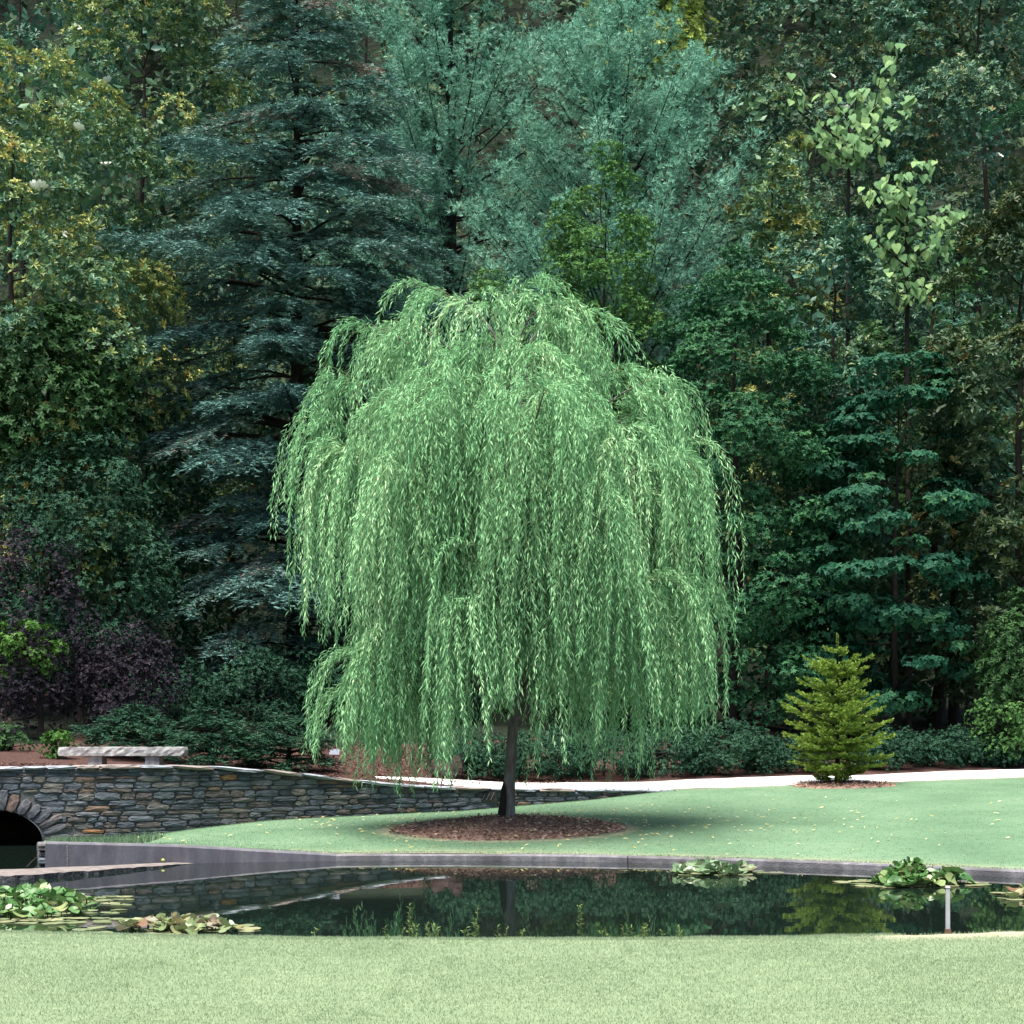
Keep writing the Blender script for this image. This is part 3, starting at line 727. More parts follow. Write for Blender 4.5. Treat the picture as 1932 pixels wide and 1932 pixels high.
def prism(cx, cy, z0, z1, a0, a1):
    V = [[cx + sx * a0, cy + sy * a0, z0] for sx, sy in ((-1, -1), (1, -1), (1, 1), (-1, 1))] + [[cx + sx * a1, cy + sy * a1, z1] for sx, sy in ((-1, -1), (1, -1), (1, 1), (-1, 1))]
    return V, [[0, 3, 2, 1], [4, 5, 6, 7], [0, 1, 5, 4], [1, 2, 6, 5], [2, 3, 7, 6], [3, 0, 4, 7]]
pd = 15.44; px_ = X(1788, pd); zb_ = .05
p0 = (px_, pd, zb_)
post = thing('marker_post', 'short white square post standing at the near edge of the pond', 'post', p0)
v, f = prism(px_, pd, .18, Z(1674, pd), .016, .015); wpart('shaft', v, f, M['post'], post, p0)
v, f = prism(px_, pd, -.1, .185, .026, .022); wpart('base_sleeve', v, f, M['rust'], post, p0)
v, f = prism(px_, pd, Z(1674, pd) - .002, Z(1674, pd) + .010, .020, .012); wpart('cap', v, f, M['post'], post, p0)

ld = 38.0; lx = X(630, ld); lz = float(zB(lx, ld)); l0 = (lx, ld, lz)
lab = thing('plant_label', 'small grey-blue plant label on a thin black stake in the mulch', 'plant label', l0)
v, f = [], []; tube([[lx - .03, ld, lz - .1], [lx + .01, ld - .02, Z(1420, ld)]], [.012, .012], 6, v, f); wpart('stake', v, f, M['black'], lab, l0)
zt = Z(1419, ld); V = [[lx - .09, ld - .07, zt - .05], [lx + .11, ld - .07, zt - .05], [lx + .11, ld + .03, zt + .06], [lx - .09, ld + .03, zt + .06]]
V += [[q[0], q[1] + .006, q[2] - .012] for q in V]
wpart('plate', V, [[0, 1, 2, 3], [7, 6, 5, 4], [0, 4, 5, 1], [1, 5, 6, 2], [2, 6, 7, 3], [3, 7, 4, 0]], M['plate'], lab, l0)

def blob(cx, cy, cz, rx, ry, rz_, rg, amp, nu=16, nv=10):
    V, Fc = [], []; K = rg.normal(size=(6, 3)) * 2.2; ph = rg.random(6) * 6.28
    for j in range(nv + 1):
        for i in range(nu):
            th, p_ = math.pi * j / nv, 2 * math.pi * i / nu
            u = np.array([math.sin(th) * math.cos(p_), math.sin(th) * math.sin(p_), math.cos(th)])
            k = 1 + amp * np.sum(np.sin(K @ u + ph)) / 3
            V.append([cx + rx * u[0] * k, cy + ry * u[1] * k, cz + rz_ * u[2] * k])
    for j in range(nv):
        for i in range(nu): Fc.append([j * nu + i, (j + 1) * nu + i, (j + 1) * nu + (i + 1) % nu, j * nu + (i + 1) % nu])
    return V, Fc
rd = 37.6; v, f = blob(X(845, rd), rd, float(zB(X(845, rd), rd)) + .06, .30, .28, .30, rgB, .4)
tag(wpart('boulder', v, f, M['rock']), 'dark reddish boulder in the mulch at the end of the hedge', 'boulder')
bd_ = F * (HC - .06) / (1625 - ROWH); v, f = blob(X(304, bd_), bd_ + .15, .062, 0.028, .027, .026, rgB, .05, 14, 8)
tag(wpart('fruit', v, f, M['ball'], smooth=True), 'small round yellow-green fruit lying on the stone ledge', 'fruit')
v, f = [], []; tube([[X(50, 25.0), 25.0, .03], [X(60, 25.1), 25.05, .09], [X(71, 25.2), 25.2, .16]], [.009, .008, .004], 5, v, f)
tag(wpart('stick', v, f, M['bark']), 'thin dead stick leaning at the end of the concrete wall', 'stick')

# ------------------------------------------------------------------ tree building
def frame(A, rg):
    A = unit(A); ref = rg.normal(size=A.shape); s1 = unit(np.cross(A, ref)); return A, s1, np.cross(A, s1)
def rosettes(acc, rg, P, A, k, L, W, th=(35, 85), droop=.15, rnd=None, fold=.2, mid=.45):
    n = len(P); A, s1, s2 = frame(A, rg)
    P = np.repeat(P, k, 0); A = np.repeat(A, k, 0); s1 = np.repeat(s1, k, 0); s2 = np.repeat(s2, k, 0)
    ph = np.tile(np.arange(k) * 2.4, n) + rg.random(n * k) * .7; t = np.radians(rg.uniform(th[0], th[1], n * k))
    per = s1 * np.cos(ph)[:, None] + s2 * np.sin(ph)[:, None]
    D = A * np.cos(t)[:, None] + per * np.sin(t)[:, None]
    N = A * np.sin(t)[:, None] - per * np.cos(t)[:, None]
    r_ = np.clip(np.repeat(rnd, k) + rg.normal(size=n * k) * .13, 0, 1)
    ll = L * rg.uniform(.7, 1.2, n * k)
    acc.leaves(P + A * rg.uniform(-.1, .05, n * k)[:, None] * L, D, N, ll, W * rg.uniform(.75, 1.2, n * k), r_, fold, droop, mid)
def in_frame(P, m=140, top=-260):
    px = CX + P[:, 0] / P[:, 1] * F; row = ROWH - (P[:, 2] - HC) / P[:, 1] * F
    return (px > -m) & (px < 1932 + m) & (row > top)

def lobes_from(rg, c, zlo, zhi, prof, n, lr, front=.45, flat=1.0):
    """lobe centres spread over a crown whose radius is prof(t), t from 0 bottom to 1 top"""
    t = rg.random(n); ra = prof(t); k = rg.random(n) < ra / max(ra.max(), 1e-6) * .9 + .1
    t, ra = t[k], ra[k]; n = len(t)
    az = rg.uniform(0, 2 * math.pi, n); q = rg.uniform(.35, 1.0, n) ** .7 * ra
    C = np.stack([c[0] + q * np.cos(az), c[1] + q * np.sin(az) * .9, zlo + t * (zhi - zlo)], 1)
    keep = (C[:, 1] < c[1] + .15 * ra) | (rg.random(n) < front * .6)
    rad = lr * 1.1 * rg.uniform(.6, 1.25, n)
    near = keep & in_frame(C, 170); RDa = np.stack([rad, rad, rad * flat], 1)
    return C[near], RDa[near], C[~near], RDa[~near] * 1.15
def lobe_points(rg, C, RD, dens, axis_c, up=.45, shell=.55):
    """points in the shells of all lobes, with outward axes; dens per square metre of lobe"""
    m = np.maximum((RD[:, 0] * RD[:, 1] * dens * 6).astype(int), 6)
    i = np.repeat(np.arange(len(C)), m); n = len(i)
    u = unit(rg.normal(size=(n, 3))); out = C[i] - axis_c[None]; out[:, 2] *= .3; out = unit(out)
    u = unit(u + out * .5 + np.array([0, 0, .55]))
    s_ = (shell + (1 - shell) * rg.random(n) ** .6)[:, None]
    P = C[i] + u * RD[i] * s_
    A = unit(u * .8 + out * .25 + np.array([0, 0, up]) + rg.normal(size=(n, 3)) * .25)
    return P, A, i
def trunk_and_limbs(tree, o0, base, top, r0, C, rg, mat, nlimb=26, lean=0.0):
    v, f = [], []
    n = 10; t = np.linspace(0, 1, n)[:, None]
    pts = np.asarray(base) * (1 - t) + np.asarray(top) * t + np.concatenate([rg.normal(size=(n, 2)) * r0 * .35 * (t > 0), np.zeros((n, 1))], 1)
    rad = r0 * (1 - .88 * t[:, 0]) ; rad[0] *= 1.35
    tube(pts, rad, 9, v, f); wpart('trunk', v, f, mat, tree, o0, smooth=True)
    if len(C):
        for c in C[rg.permutation(len(C))[:max(4, nlimb // 2)]]:
            v, f = [], []
            zz = np.clip(c[2] - np.hypot(c[0] - base[0], c[1] - base[1]) * rg.uniform(.3, .7), base[2] + .5, top[2] - .3)
            q = (zz - base[2]) / (top[2] - base[2]); s_ = np.asarray(base) * (1 - q) + np.asarray(top) * q
            midp = (s_ + c) / 2 + np.array([0, 0, -.1]) + rg.normal(size=3) * .15
            rr = max(.025, r0 * (1 - .85 * q) * .4); tube(bez(s_, midp, c, 6), np.linspace(rr, rr * .25, 6), 5, v, f, False)
            wpart('limb', v, f, mat, tree, o0, smooth=True)

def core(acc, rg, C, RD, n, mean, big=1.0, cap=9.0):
    # the coarse inner leaf mass of every lobe, inner shade tinted into its colour
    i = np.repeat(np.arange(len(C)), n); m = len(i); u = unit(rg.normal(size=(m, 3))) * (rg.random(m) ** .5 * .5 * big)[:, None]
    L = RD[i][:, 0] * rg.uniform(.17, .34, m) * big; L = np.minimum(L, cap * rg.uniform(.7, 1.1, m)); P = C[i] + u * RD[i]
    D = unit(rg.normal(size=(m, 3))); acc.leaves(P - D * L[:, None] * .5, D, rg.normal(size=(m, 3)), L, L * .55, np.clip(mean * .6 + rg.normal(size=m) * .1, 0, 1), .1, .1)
def base_at(px, d):
    x = X(px, d); return np.array([x, d, float(ground_z(x, d)) - .05])
NLK = 2.0
def broadleaf(name, label, cat, px, d, rows, Rpx, prof, seed, mat, nl, lr, dens, k, L, W, th=(35, 85), flat=1.0, bark='bark', r0=.17, up=.45, clus=.3, group=None, front=.4, shell=.55, rndmean=.45, droop=.15, nlimb=26, dy=0.0):
    """rows = (top row, bottom row) of the crown, Rpx its half width at the widest"""
    nl = int(nl * NLK)
    if 'magnolia' in name: dens = dens * 1.4
    rg = R(seed); b = base_at(px, d); zt, zb_ = Z(rows[0], d), max(Z(rows[1], d), b[2] + .1)
    rm = Rpx / F * d
    t_ = thing(name, label, cat, b, group)
    C, RD, C2, RD2 = lobes_from(rg, b, zb_, zt, lambda t: rm * prof(t), nl, lr, front, flat)
    ac = np.array([b[0], b[1], (zb_ + zt) / 2])
    P, A, i = lobe_points(rg, C, RD, dens, ac, up, shell)
    cl = rg.normal(size=len(C)) * clus * .5
    rnd = np.clip(rndmean + cl[i] + rg.normal(size=len(P)) * .14, 0, 1)
    acc = Acc(); rosettes(acc, rg, P, A, k, L, W, (25, 82) if 'magnolia' in name else th, droop, rnd, .2, .6 if 'magnolia' in name else .45)
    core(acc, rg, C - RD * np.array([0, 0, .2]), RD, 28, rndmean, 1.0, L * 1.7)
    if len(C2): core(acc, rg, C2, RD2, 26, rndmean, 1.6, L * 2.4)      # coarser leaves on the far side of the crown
    co = acc.build('crown', mat, t_, b, 'stuff'); TRIS[0] += len(co.data.polygons)
    trunk_and_limbs(t_, b, b, np.array([b[0], b[1], zb_ + (zt - zb_) * .88]), r0, C, rg, M[bark], nlimb)
    return t_, C, RD, P, A

def lerp_prof(*pts):
    xs_ = [p_[0] for p_ in pts]; ys_ = [p_[1] for p_ in pts]
    return lambda t: np.interp(t, xs_, ys_)

# leaf materials; gains also put top light into tall trees, shade into low ones
M['mag_warm'] = mk_leaf('magnolia leaf warm', [(0, (.024, .062, .044)), (.4, (.050, .094, .042)), (.65, (.115, .140, .042)), (.86, (.19, .185, .052)), (1, (.19, .145, .05))], .32, .15, .6, gain=2.05)
M['mag_dark'] = mk_leaf('magnolia leaf dark', [(0, (.018, .050, .038)), (.45, (.036, .080, .052)), (.75, (.075, .108, .046)), (.92, (.11, .10, .045)), (1, (.14, .085, .04))], .32, .12, .6, gain=2.1)
M['mag_rust'] = mk_leaf('magnolia leaf rust', [(0, (.022, .048, .026)), (.4, (.045, .075, .032)), (.70, (.08, .10, .035)), (.88, (.14, .10, .03)), (1, (.18, .085, .03))], .32, .12, .6, gain=1.25)
M['hemlock'] = mk_leaf('blue green needles', [(0, (.032, .070, .064)), (.5, (.056, .115, .102)), (.85, (.098, .165, .145)), (.95, (.13, .12, .105)), (1, (.15, .115, .10))], .6, .12, .2, gain=1.55)
M['pine'] = mk_leaf('soft pine needles', [(0, (.055, .142, .104)), (.5, (.098, .218, .160)), (1, (.165, .300, .220))], .6, .18, .2, gain=1.65)
M['yellowtree'] = mk_leaf('lime leaves', [(0, (.24, .35, .07)), (.6, (.38, .48, .12)), (1, (.50, .55, .20))], .5, .35, .3)
M['yew'] = mk_leaf('olive green small leaves', [(0, (.034, .090, .028)), (.5, (.060, .140, .040)), (1, (.110, .205, .06))], .5, .15, .3, gain=1.2)
M['evergreen'] = mk_leaf('dark green small leaves', [(0, (.015, .066, .032)), (.5, (.029, .112, .048)), (1, (.066, .178, .064))], .45, .15, .35, gain=0.85)
M['maple'] = mk_leaf('mid green maple leaves', [(0, (.018, .090, .056)), (.6, (.032, .135, .074)), (1, (.072, .20, .08))], .5, .2, .3, gain=0.62)
M['bigleaf'] = mk_leaf('large pale leaves', [(0, (.075, .150, .065)), (.6, (.105, .195, .085)), (1, (.16, .25, .10))], .5, .25, .3, gain=1.2)
M['shade'] = mk_leaf('shade leaves', [(0, (.026, .072, .026)), (.6, (.045, .115, .038)), (1, (.08, .165, .05))], .4, .2, .4, gain=0.8)
M['ivy'] = mk_leaf('ivy leaves', [(0, (.036, .095, .040)), (.6, (.060, .145, .055)), (1, (.105, .20, .075))], .4, .2, .3)
M['purple'] = mk_leaf('purple leaves', [(0, (.018, .014, .024)), (.5, (.034, .028, .042)), (.85, (.055, .046, .062)), (1, (.12, .07, .065))], .5, .12, .3, gain=.75)
M['lime'] = mk_leaf('bright green leaves', [(0, (.035, .10, .02)), (.6, (.065, .15, .03)), (1, (.11, .20, .05))], .5, .25, .3)
M['hedge'] = mk_leaf('hedge leaves', [(0, (.015, .050, .030)), (.55, (.028, .084, .048)), (1, (.054, .128, .070))], .5, .1, .3, gain=0.8)
M['woods'] = mk_leaf('distant wood leaves', [(0, (.022, .040, .026)), (.5, (.04, .068, .038)), (1, (.09, .105, .045))], .6, .15, .2, gain=1.4)
M['willow'] = mk_leaf('willow leaves', [(0, (.060, .155, .072)), (.5, (.120, .242, .118)), (.8, (.215, .345, .180)), (1, (.33, .42, .26))], .45, .3, .35, gain=1.95)
M['spruce'] = mk_leaf('fresh spruce needles', [(0, (.055, .12, .022)), (.4, (.135, .225, .040)), (1, (.30, .385, .08))], .55, .2, .25)
M['weed'] = mk_leaf('weed leaves', [(0, (.09, .15, .05)), (.6, (.15, .23, .07)), (1, (.24, .30, .11))], .5, .25, .3)

ROUND = lerp_prof((0, .55), (.25, .95), (.55, 1), (.8, .75), (1, .15))
CONE = lerp_prof((0, .9), (.15, 1), (.5, .75), (.8, .4), (1, .04))
COLUMN = lerp_prof((0, .8), (.3, 1), (.8, .95), (1, .5))

# --- magnolias
fl_mesh = None
def flower_mesh():
    V, Fc = [], []
    for k in range(7):
        t = k / 7 * 2 * math.pi; c, s_ = math.cos(t), math.sin(t); b = len(V)
        for (r_, w, z) in ((.01, .02, 0), (.07, .05, .03), (.12, .03, .07)):
            V += [[c * r_ - s_ * w, s_ * r_ + c * w, z], [c * r_ + s_ * w, s_ * r_ - c * w, z]]
        Fc += [[b, b + 1, b + 3, b + 2], [b + 2, b + 3, b + 5, b + 4]]
    return new_mesh('flower', np.array(V), Fc, M['petal'])
FLOWER = flower_mesh()
def flowers(tree, spots, d, C, RD):
    b = np.array(tree.location)
    for i, (px, row) in enumerate(spots):
        o = None; p_ = at(px, row, d)
        # nearest lobe front
        j = np.argmin(np.hypot(CX + C[:, 0] / C[:, 1] * F - px, ROWH - (C[:, 2] - HC) / C[:, 1] * F - row))
        dd = C[j][1] - RD[j][1] * 1.05; p_ = at(px, row, dd)
        o = obj('flower', FLOWER, tree, p_ - b); rr = R(1000 + i)
        o.rotation_euler = (math.radians(35 + rr.uniform(-20, 25)), rr.uniform(-.4, .4), rr.uniform(0, 6)); o.scale = ((1.15,) if d < 51 else (.8,)) * 3

t1, C, RD, P, A = broadleaf('magnolia_tree', 'large magnolia with white blossoms and olive-gold leaves beside the blue-green hemlock', 'tree', 25, 45, (110, 1250), 300,
          lerp_prof((0, .5), (.2, .8), (.55, 1), (.8, .85), (1, .3)), 101, M['mag_warm'], 120, .75, 10, 8, .155, .062, bark='bark', clus=.35, rndmean=.41)
flowers(t1, [(65, 353), (124, 447), (206, 498), (147, 313 - 70), (200, 313), (78, 352), (183, 472), (118, 200)], 43, C, RD)
t2, C, RD, P, A = broadleaf('magnolia_tree', 'tall magnolia with bronze-tipped leaves rising behind the white-flowered magnolia', 'tree', 270, 53, (-180, 1200), 215,
          COLUMN, 102, M['mag_warm'], 105, .8, 8, 8, .155, .062, clus=.3, rndmean=.41)
flowers(t2, [(187, 8), (143, 54), (204, 154)], 50, C, RD)
t3, C, RD, P, A = broadleaf('magnolia_tree', 'broad dark magnolia towering behind the large-leaved sapling', 'tree', 1610, 59, (-240, 1250), 290,
          COLUMN, 103, M['mag_dark'], 130, .9, 7.5, 8, .155, .062, clus=.25, rndmean=.42)
flowers(t3, [(1598, 300 - 95), (1570, 145)], 56, C, RD)
t4, C, RD, P, A = broadleaf('magnolia_tree', 'dark green magnolia with scattered white blooms behind the ivy-green shrub', 'tree', 1850, 55, (-230, 1300), 240,
          COLUMN, 104, M['mag_dark'], 120, .85, 8, 8, .155, .062, clus=.2, rndmean=.38)
flowers(t4, [(1852, 107 + 27), (1886, 270 + 25), (1874, 365), (1790, 3)], 52, C, RD)
t5, C, RD, P, A = broadleaf('magnolia_tree', 'slim magnolia with yellow-green upper leaves between the pine and the large-leaved sapling', 'tree', 1455, 50, (190, 1250), 120,
          lerp_prof((0, .9), (.6, 1), (.85, .8), (1, .4)), 105, M['mag_warm'], 60, .6, 9, 8, .18, .07, clus=.3, rndmean=.44)
t6, C, RD, P, A = broadleaf('magnolia_tree', 'magnolia with rust-brown leaf undersides standing behind the low right shrubs', 'tree', 1925, 43, (400, 1330), 195,
          lerp_prof((0, .75), (.3, .95), (.6, 1), (.85, .65), (1, .3)), 106, M['mag_rust'], 95, .6, 11, 8, .17, .065, clus=.3, rndmean=.32)
broadleaf('magnolia_tree', 'dim dark green tree filling the corner behind the blossoming magnolia', 'tree', 40, 60, (-260, 1200), 250, COLUMN, 107, M['mag_dark'], 60, 1.0, 6, 7, .2, .08, rndmean=.3)

# --- hemlock
def conifer(name, label, px, d, apex_row, base_row, prof, seed, mat, nb, droop, twl, bl, bw, sp, px_top=None, group=None, bark='bark_dark', r0=.24, rise=.12, shear=0.0, lowdens=1.0):
    rg = R(seed); b = base_at(px, d); zt = Z(apex_row, d); zb_ = max(Z(base_row, d), b[2] + .08)
    t_ = thing(name, label, 'tree', b, group)
    acc = Acc(); v, f = [], []
    tb = np.array([X(px_top if px_top else px, d), d, zt])
    for i in range(nb):
        t = rg.random() ** .85; droop_, rise_ = droop * rg.uniform(.3, 1.15), rise * rg.uniform(.6, 2.6)
        Lb = prof(t) / F * d * (rg.uniform(.45, 1.18) if nb > 150 else rg.uniform(.66, 1.1))
        if Lb < .15: Lb = .15
        az = rg.uniform(0, 2 * math.pi)
        if math.sin(az) > .35 and rg.random() < .75: az = -az
        out = np.array([math.cos(az), math.sin(az), 0]); z0 = zb_ + (zt - zb_) * t
        q = (z0 - b[2]) / (zt - b[2]); s0 = b * (1 - q) + tb * q
        u = np.linspace(0, 1, 9)
        bp = s0 + out * Lb * u[:, None] + np.array([0, 0, 1.0]) * (Lb * (rise_ * u - droop_ * u ** 2.0) + (.10 * Lb * np.maximum(u - .8, 0)))[:, None]
        if not in_frame(bp[4:5], 260, -320)[0]: continue
        tube(bp, np.linspace(max(.012, .02 * Lb ** .7), .006, 9), 4, v, f, False)
        nt_ = max(int(Lb / .062), 9); uu = rg.uniform(.22, 1.0, nt_) ** .7; crnd = rg.normal() * .13 + (.35 if rg.random() < .10 else 0)
        side = np.array([-out[1], out[0], 0])
        bpos = np.stack([np.interp(uu, u, bp[:, k]) for k in range(3)], 1)
        tl = twl * Lb ** .55 * (1.15 - .75 * uu) * rg.uniform(.6, 1.2, nt_)
        sg = rg.choice([-1, 1], nt_); ang = np.radians(rg.uniform(25, 70, nt_))
        td = out[None] * np.cos(ang)[:, None] + side[None] * (sg * np.sin(ang))[:, None] + np.array([0, 0, 1]) * rg.normal(size=nt_)[:, None] * .14
        td = unit(td)
        m = np.maximum((tl / sp).astype(int), 3); ii = np.repeat(np.arange(nt_), m)
        w = np.concatenate([(np.arange(k) + .5) / k for k in m])
        P = bpos[ii] + td[ii] * (tl[ii] * w)[:, None]; P[:, 2] -= .35 * tl[ii] * w ** 2
        P += rg.normal(size=P.shape) * .012
        s2 = unit(np.cross(td[ii], np.array([0, 0, 1.0]))) * rg.choice([-1, 1], len(ii))[:, None]
        D = td[ii] * .75 + s2 * .75 + rg.normal(size=P.shape) * .22 + np.array([0, 0, -.12])
        S = np.cross(D, rg.normal(size=P.shape) * .6 + np.array([0, 0, 1.0]))
        acc.blades(P, D, S, bl * rg.uniform(.7, 1.25, len(P)), bw, np.clip(.42 + crnd + rg.normal(size=len(P)) * .16, 0, 1))
    co = acc.build('crown', mat, t_, b, 'stuff'); TRIS[0] += len(co.data.polygons)
    wpart('limbs', v, f, M[bark], t_, b)['kind'] = 'stuff'
    v, f = [], []; tube([b, b * .6 + tb * .4, tb], [r0 * 1.2, r0 * .7, .02], 9, v, f); wpart('trunk', v, f, M[bark], t_, b, smooth=True)
    return t_
def pr(*pts):
    xs_ = [p_[0] for p_ in pts]; ys_ = [p_[1] for p_ in pts]; return lambda t: float(np.interp(t, xs_, ys_))
conifer('hemlock_tree', 'tall blue-green hemlock with drooping layered boughs behind the stone bench', 560, 47, -90, 1420,
        pr((0, 280), (.15, 320), (.4, 350), (.60, 330), (.72, 250), (.80, 190), (.86, 130), (.93, 115), (1, 60)), 201, M['hemlock'], 265, .42, .66, .14, .044, .037, bark='bark')
conifer('conifer_tree', 'dark drooping conifer bough mass at the corner above the rust-leaved magnolia', 2010, 41, -250, 230, pr((0, 130), (.5, 130), (1, 100)), 202, M['evergreen'], 60, .5, .6, .13, .03, .035)
conifer('hemlock_tree', 'low dark hemlock beside the mulch bank at the end of the bench', 545, 36.6, 1345, 1465, pr((0, 100), (.5, 95), (1, 20)), 203, M['hedge'], 70, .25, .55, .11, .025, .030, r0=.06)  # low hemlocks wear the darker hedge leaf: their shade is put into the colour
conifer('hemlock_tree', 'low spreading hemlock bough mass just past the bench slab', 400, 36.0, 1335, 1455, pr((0, 110), (.5, 100), (1, 20)), 205, M['hedge'], 75, .25, .55, .11, .027, .032, r0=.05)
conifer('hemlock_tree', 'dark low hemlock in shadow directly behind the bench legs', 255, 36.4, 1330, 1450, pr((0, 110), (.5, 100), (1, 20)), 206, M['hedge'], 75, .25, .55, .11, .027, .032, r0=.05)
conifer('cypress_tree', 'feathery grey-green cypress between the large-leaved sapling and the rust-leaved magnolia', 1800, 46, 520, 1300, pr((0, 150), (.5, 140), (1, 30)), 204, M['pine'], 80, .45, .6, .12, .026, .035, r0=.12)

def pine(label, px, d, apex_row, base_row, prof, seed, nb, px_top=None):
    rg = R(seed); b = base_at(px, d); zt = Z(apex_row, d); zb_ = Z(base_row, d)
    t_ = thing('pine_tree', label, 'tree', b, 'soft-needled pines'); acc = Acc(); v, f = [], []
    tb = np.array([X(px_top or px, d), d, zt])
    for i in range(nb):
        t = rg.random(); Lb = max(prof(t) / F * d * rg.uniform(.6, 1.1), .5)
        az = rg.uniform(0, 2 * math.pi)
        if math.sin(az) > .3 and rg.random() < .75: az = -az
        out = np.array([math.cos(az), math.sin(az), 0]); z0 = zb_ + (zt - zb_) * t - .25 * Lb
        q = (z0 - b[2]) / (zt - b[2]); s0 = b * (1 - q) + tb * q
        u = np.linspace(0, 1, 8)
        bp = s0 + out * Lb * u[:, None] + np.array([0, 0, 1.0]) * (Lb * (.18 * u + .42 * u ** 2))[:, None]
        if not in_frame(bp[5:6], 260, -320)[0]: continue
        tube(bp, np.linspace(.014 + .007 * Lb, .006, 8), 4, v, f, False)
        m = int(11 + Lb * 9); uu = rg.uniform(.3, 1.0, m); bpos = np.stack([np.interp(uu, u, bp[:, k]) for k in range(3)], 1)
        sd_ = unit(rg.normal(size=(m, 3)) * np.array([1, 1, .5]) + out * .6 + np.array([0, 0, .75]))
        ln = rg.uniform(.25, .7, m) * (1.2 - .5 * uu)
        for k in range(0, m, 4): tube([bpos[k], bpos[k] + sd_[k] * ln[k]], [.010, .005], 3, v, f, False)
        crnd = rg.normal() * .15
        tu = 5; ii = np.repeat(np.arange(m), tu); w = np.tile(np.linspace(.2, 1, tu), m)
        TP = bpos[ii] + sd_[ii] * (ln[ii] * w)[:, None] + rg.normal(size=(m * tu, 3)) * .06
        TA = unit(sd_[ii] + rg.normal(size=TP.shape) * .45 + np.array([0, 0, .2]))
        kk = 7; TA_, s1, s2 = frame(TA, rg); n = len(TP)
        PP = np.repeat(TP, kk, 0); AA = np.repeat(TA_, kk, 0); ph = rg.random(n * kk) * 6.283; th = np.radians(rg.uniform(8, 62, n * kk))
        per = np.repeat(s1, kk, 0) * np.cos(ph)[:, None] + np.repeat(s2, kk, 0) * np.sin(ph)[:, None]
        D = AA * np.cos(th)[:, None] + per * np.sin(th)[:, None]
        S = np.cross(D, rg.normal(size=D.shape))
        acc.blades(PP, D, S, .155 * rg.uniform(.75, 1.2, n * kk), .021, np.clip(.45 + crnd + rg.normal(size=n * kk) * .13 + np.repeat(rg.normal(size=n) * .1, kk), 0, 1))
    co = acc.build('crown', M['pine'], t_, b, 'stuff'); TRIS[0] += len(co.data.polygons)
    wpart('limbs', v, f, M['bark'], t_, b)['kind'] = 'stuff'
    v, f = [], []; tube([b, b * .5 + tb * .5, tb], [.3, .2, .02], 9, v, f); wpart('trunk', v, f, M['bark'], t_, b, smooth=True)
pine('soft blue-green pine standing right behind the hemlock', 850, 54, -140, 700, pr((0, 300), (.35, 290), (.7, 230), (1, 60)), 301, 135)
pine('wide soft blue-green pine with upswept limbs behind the narrow olive evergreen', 1170, 51, 10, 720, pr((0, 330), (.4, 320), (.75, 190), (1, 30)), 302, 150)

# --- others
broadleaf('lime_tree', 'bright yellow-green sunlit tree glimpsed above the pines', 'tree', 1232, 57.5, (-170, 140), 95, COLUMN, 401, M['yellowtree'], 40, .8, 9, 7, .16, .09, rndmean=.5)
broadleaf('olive_evergreen_tree', 'narrow pointed olive-green evergreen rising in front of the pines', 'tree', 1140, 44.6, (295, 1330), 125, lerp_prof((0, 1), (.5, 1), (.78, .85), (.9, .55), (1, .1)), 402, M['yew'], 150, .42, 32, 6, .085, .04, (25, 75), .8, 'bark_dark', .12)
broadleaf('evergreen_tree', 'dense dark green conical tree with shelved foliage right of the willow', 'tree', 1385, 43.5, (480, 1400), 225, lerp_prof((0, .95), (.2, 1), (.55, .92), (.8, .65), (.93, .35), (1, .08)), 403, M['evergreen'], 250, .52, 24, 6, .085, .042, (40, 90), .5, 'bark_dark', .16, clus=.25)
broadleaf('evergreen_tree', 'shadowed green evergreen filling the gap behind the willow crown', 'tree', 1010, 45.5, (480, 1370), 170, COLUMN, 404, M['yew'], 70, .55, 18, 6, .09, .045, (40, 90), .6, 'bark_dark', .14, rndmean=.3)
broadleaf('maple_tree', 'mid-green maple with flat spreading tiers behind the small yellow-green spruce', 'tree', 1690, 42.5, (690, 1340), 170, lerp_prof((0, .8), (.3, 1), (.7, .9), (1, .5)), 405, M['maple'], 60, .68, 20, 5, .11, .085, (55, 95), .28, 'bark_dark', .10, clus=.3, droop=.25)
broadleaf('ivy_covered_tree', 'medium green ivy-clad tree beside the dark right magnolia', 'tree', 1765, 46.5, (420, 1330), 150, COLUMN, 406, M['ivy'], 75, .55, 15, 6, .12, .10, (50, 95), rndmean=.6)
broadleaf('shade_tree', 'shaded broad-leaved tree with green leaves under the blossoming magnolia', 'tree', 90, 44.0, (600, 900), 165, ROUND, 407, M['shade'], 60, .55, 13, 6, .14, .075, (45, 95), clus=.3, droop=.25)
broadleaf('evergreen_shrub', 'large rounded dark green shrub under the hemlock boughs', 'shrub', 150, 42.5, (830, 1300), 175, ROUND, 408, M['hedge'], 95, .5, 22, 6, .085, .042, (40, 90), .7, 'bark_dark', .08, rndmean=.42)  # darker hedge leaf puts the missing overhead shade into the shrub's colour
broadleaf('smoke_bush', 'dark purple-leaved smoke bush by the left end of the wall', 'shrub', 75, 39.4, (1010, 1450), 140, lerp_prof((0, 1), (.5, .95), (.8, .7), (1, .3)), 409, M['purple'], 62, .36, 40, 6, .06, .035, (40, 95), 1.2, 'bark_dark', .06, clus=.5, rndmean=.42)
broadleaf('smoke_bush', 'thin purple smoke bush in deep shade behind the bench slab', 'shrub', 240, 39.5, (1190, 1460), 100, ROUND, 410, M['purple'], 40, .36, 30, 6, .06, .035, (40, 95), 1.2, 'bark_dark', .05, rndmean=.3)
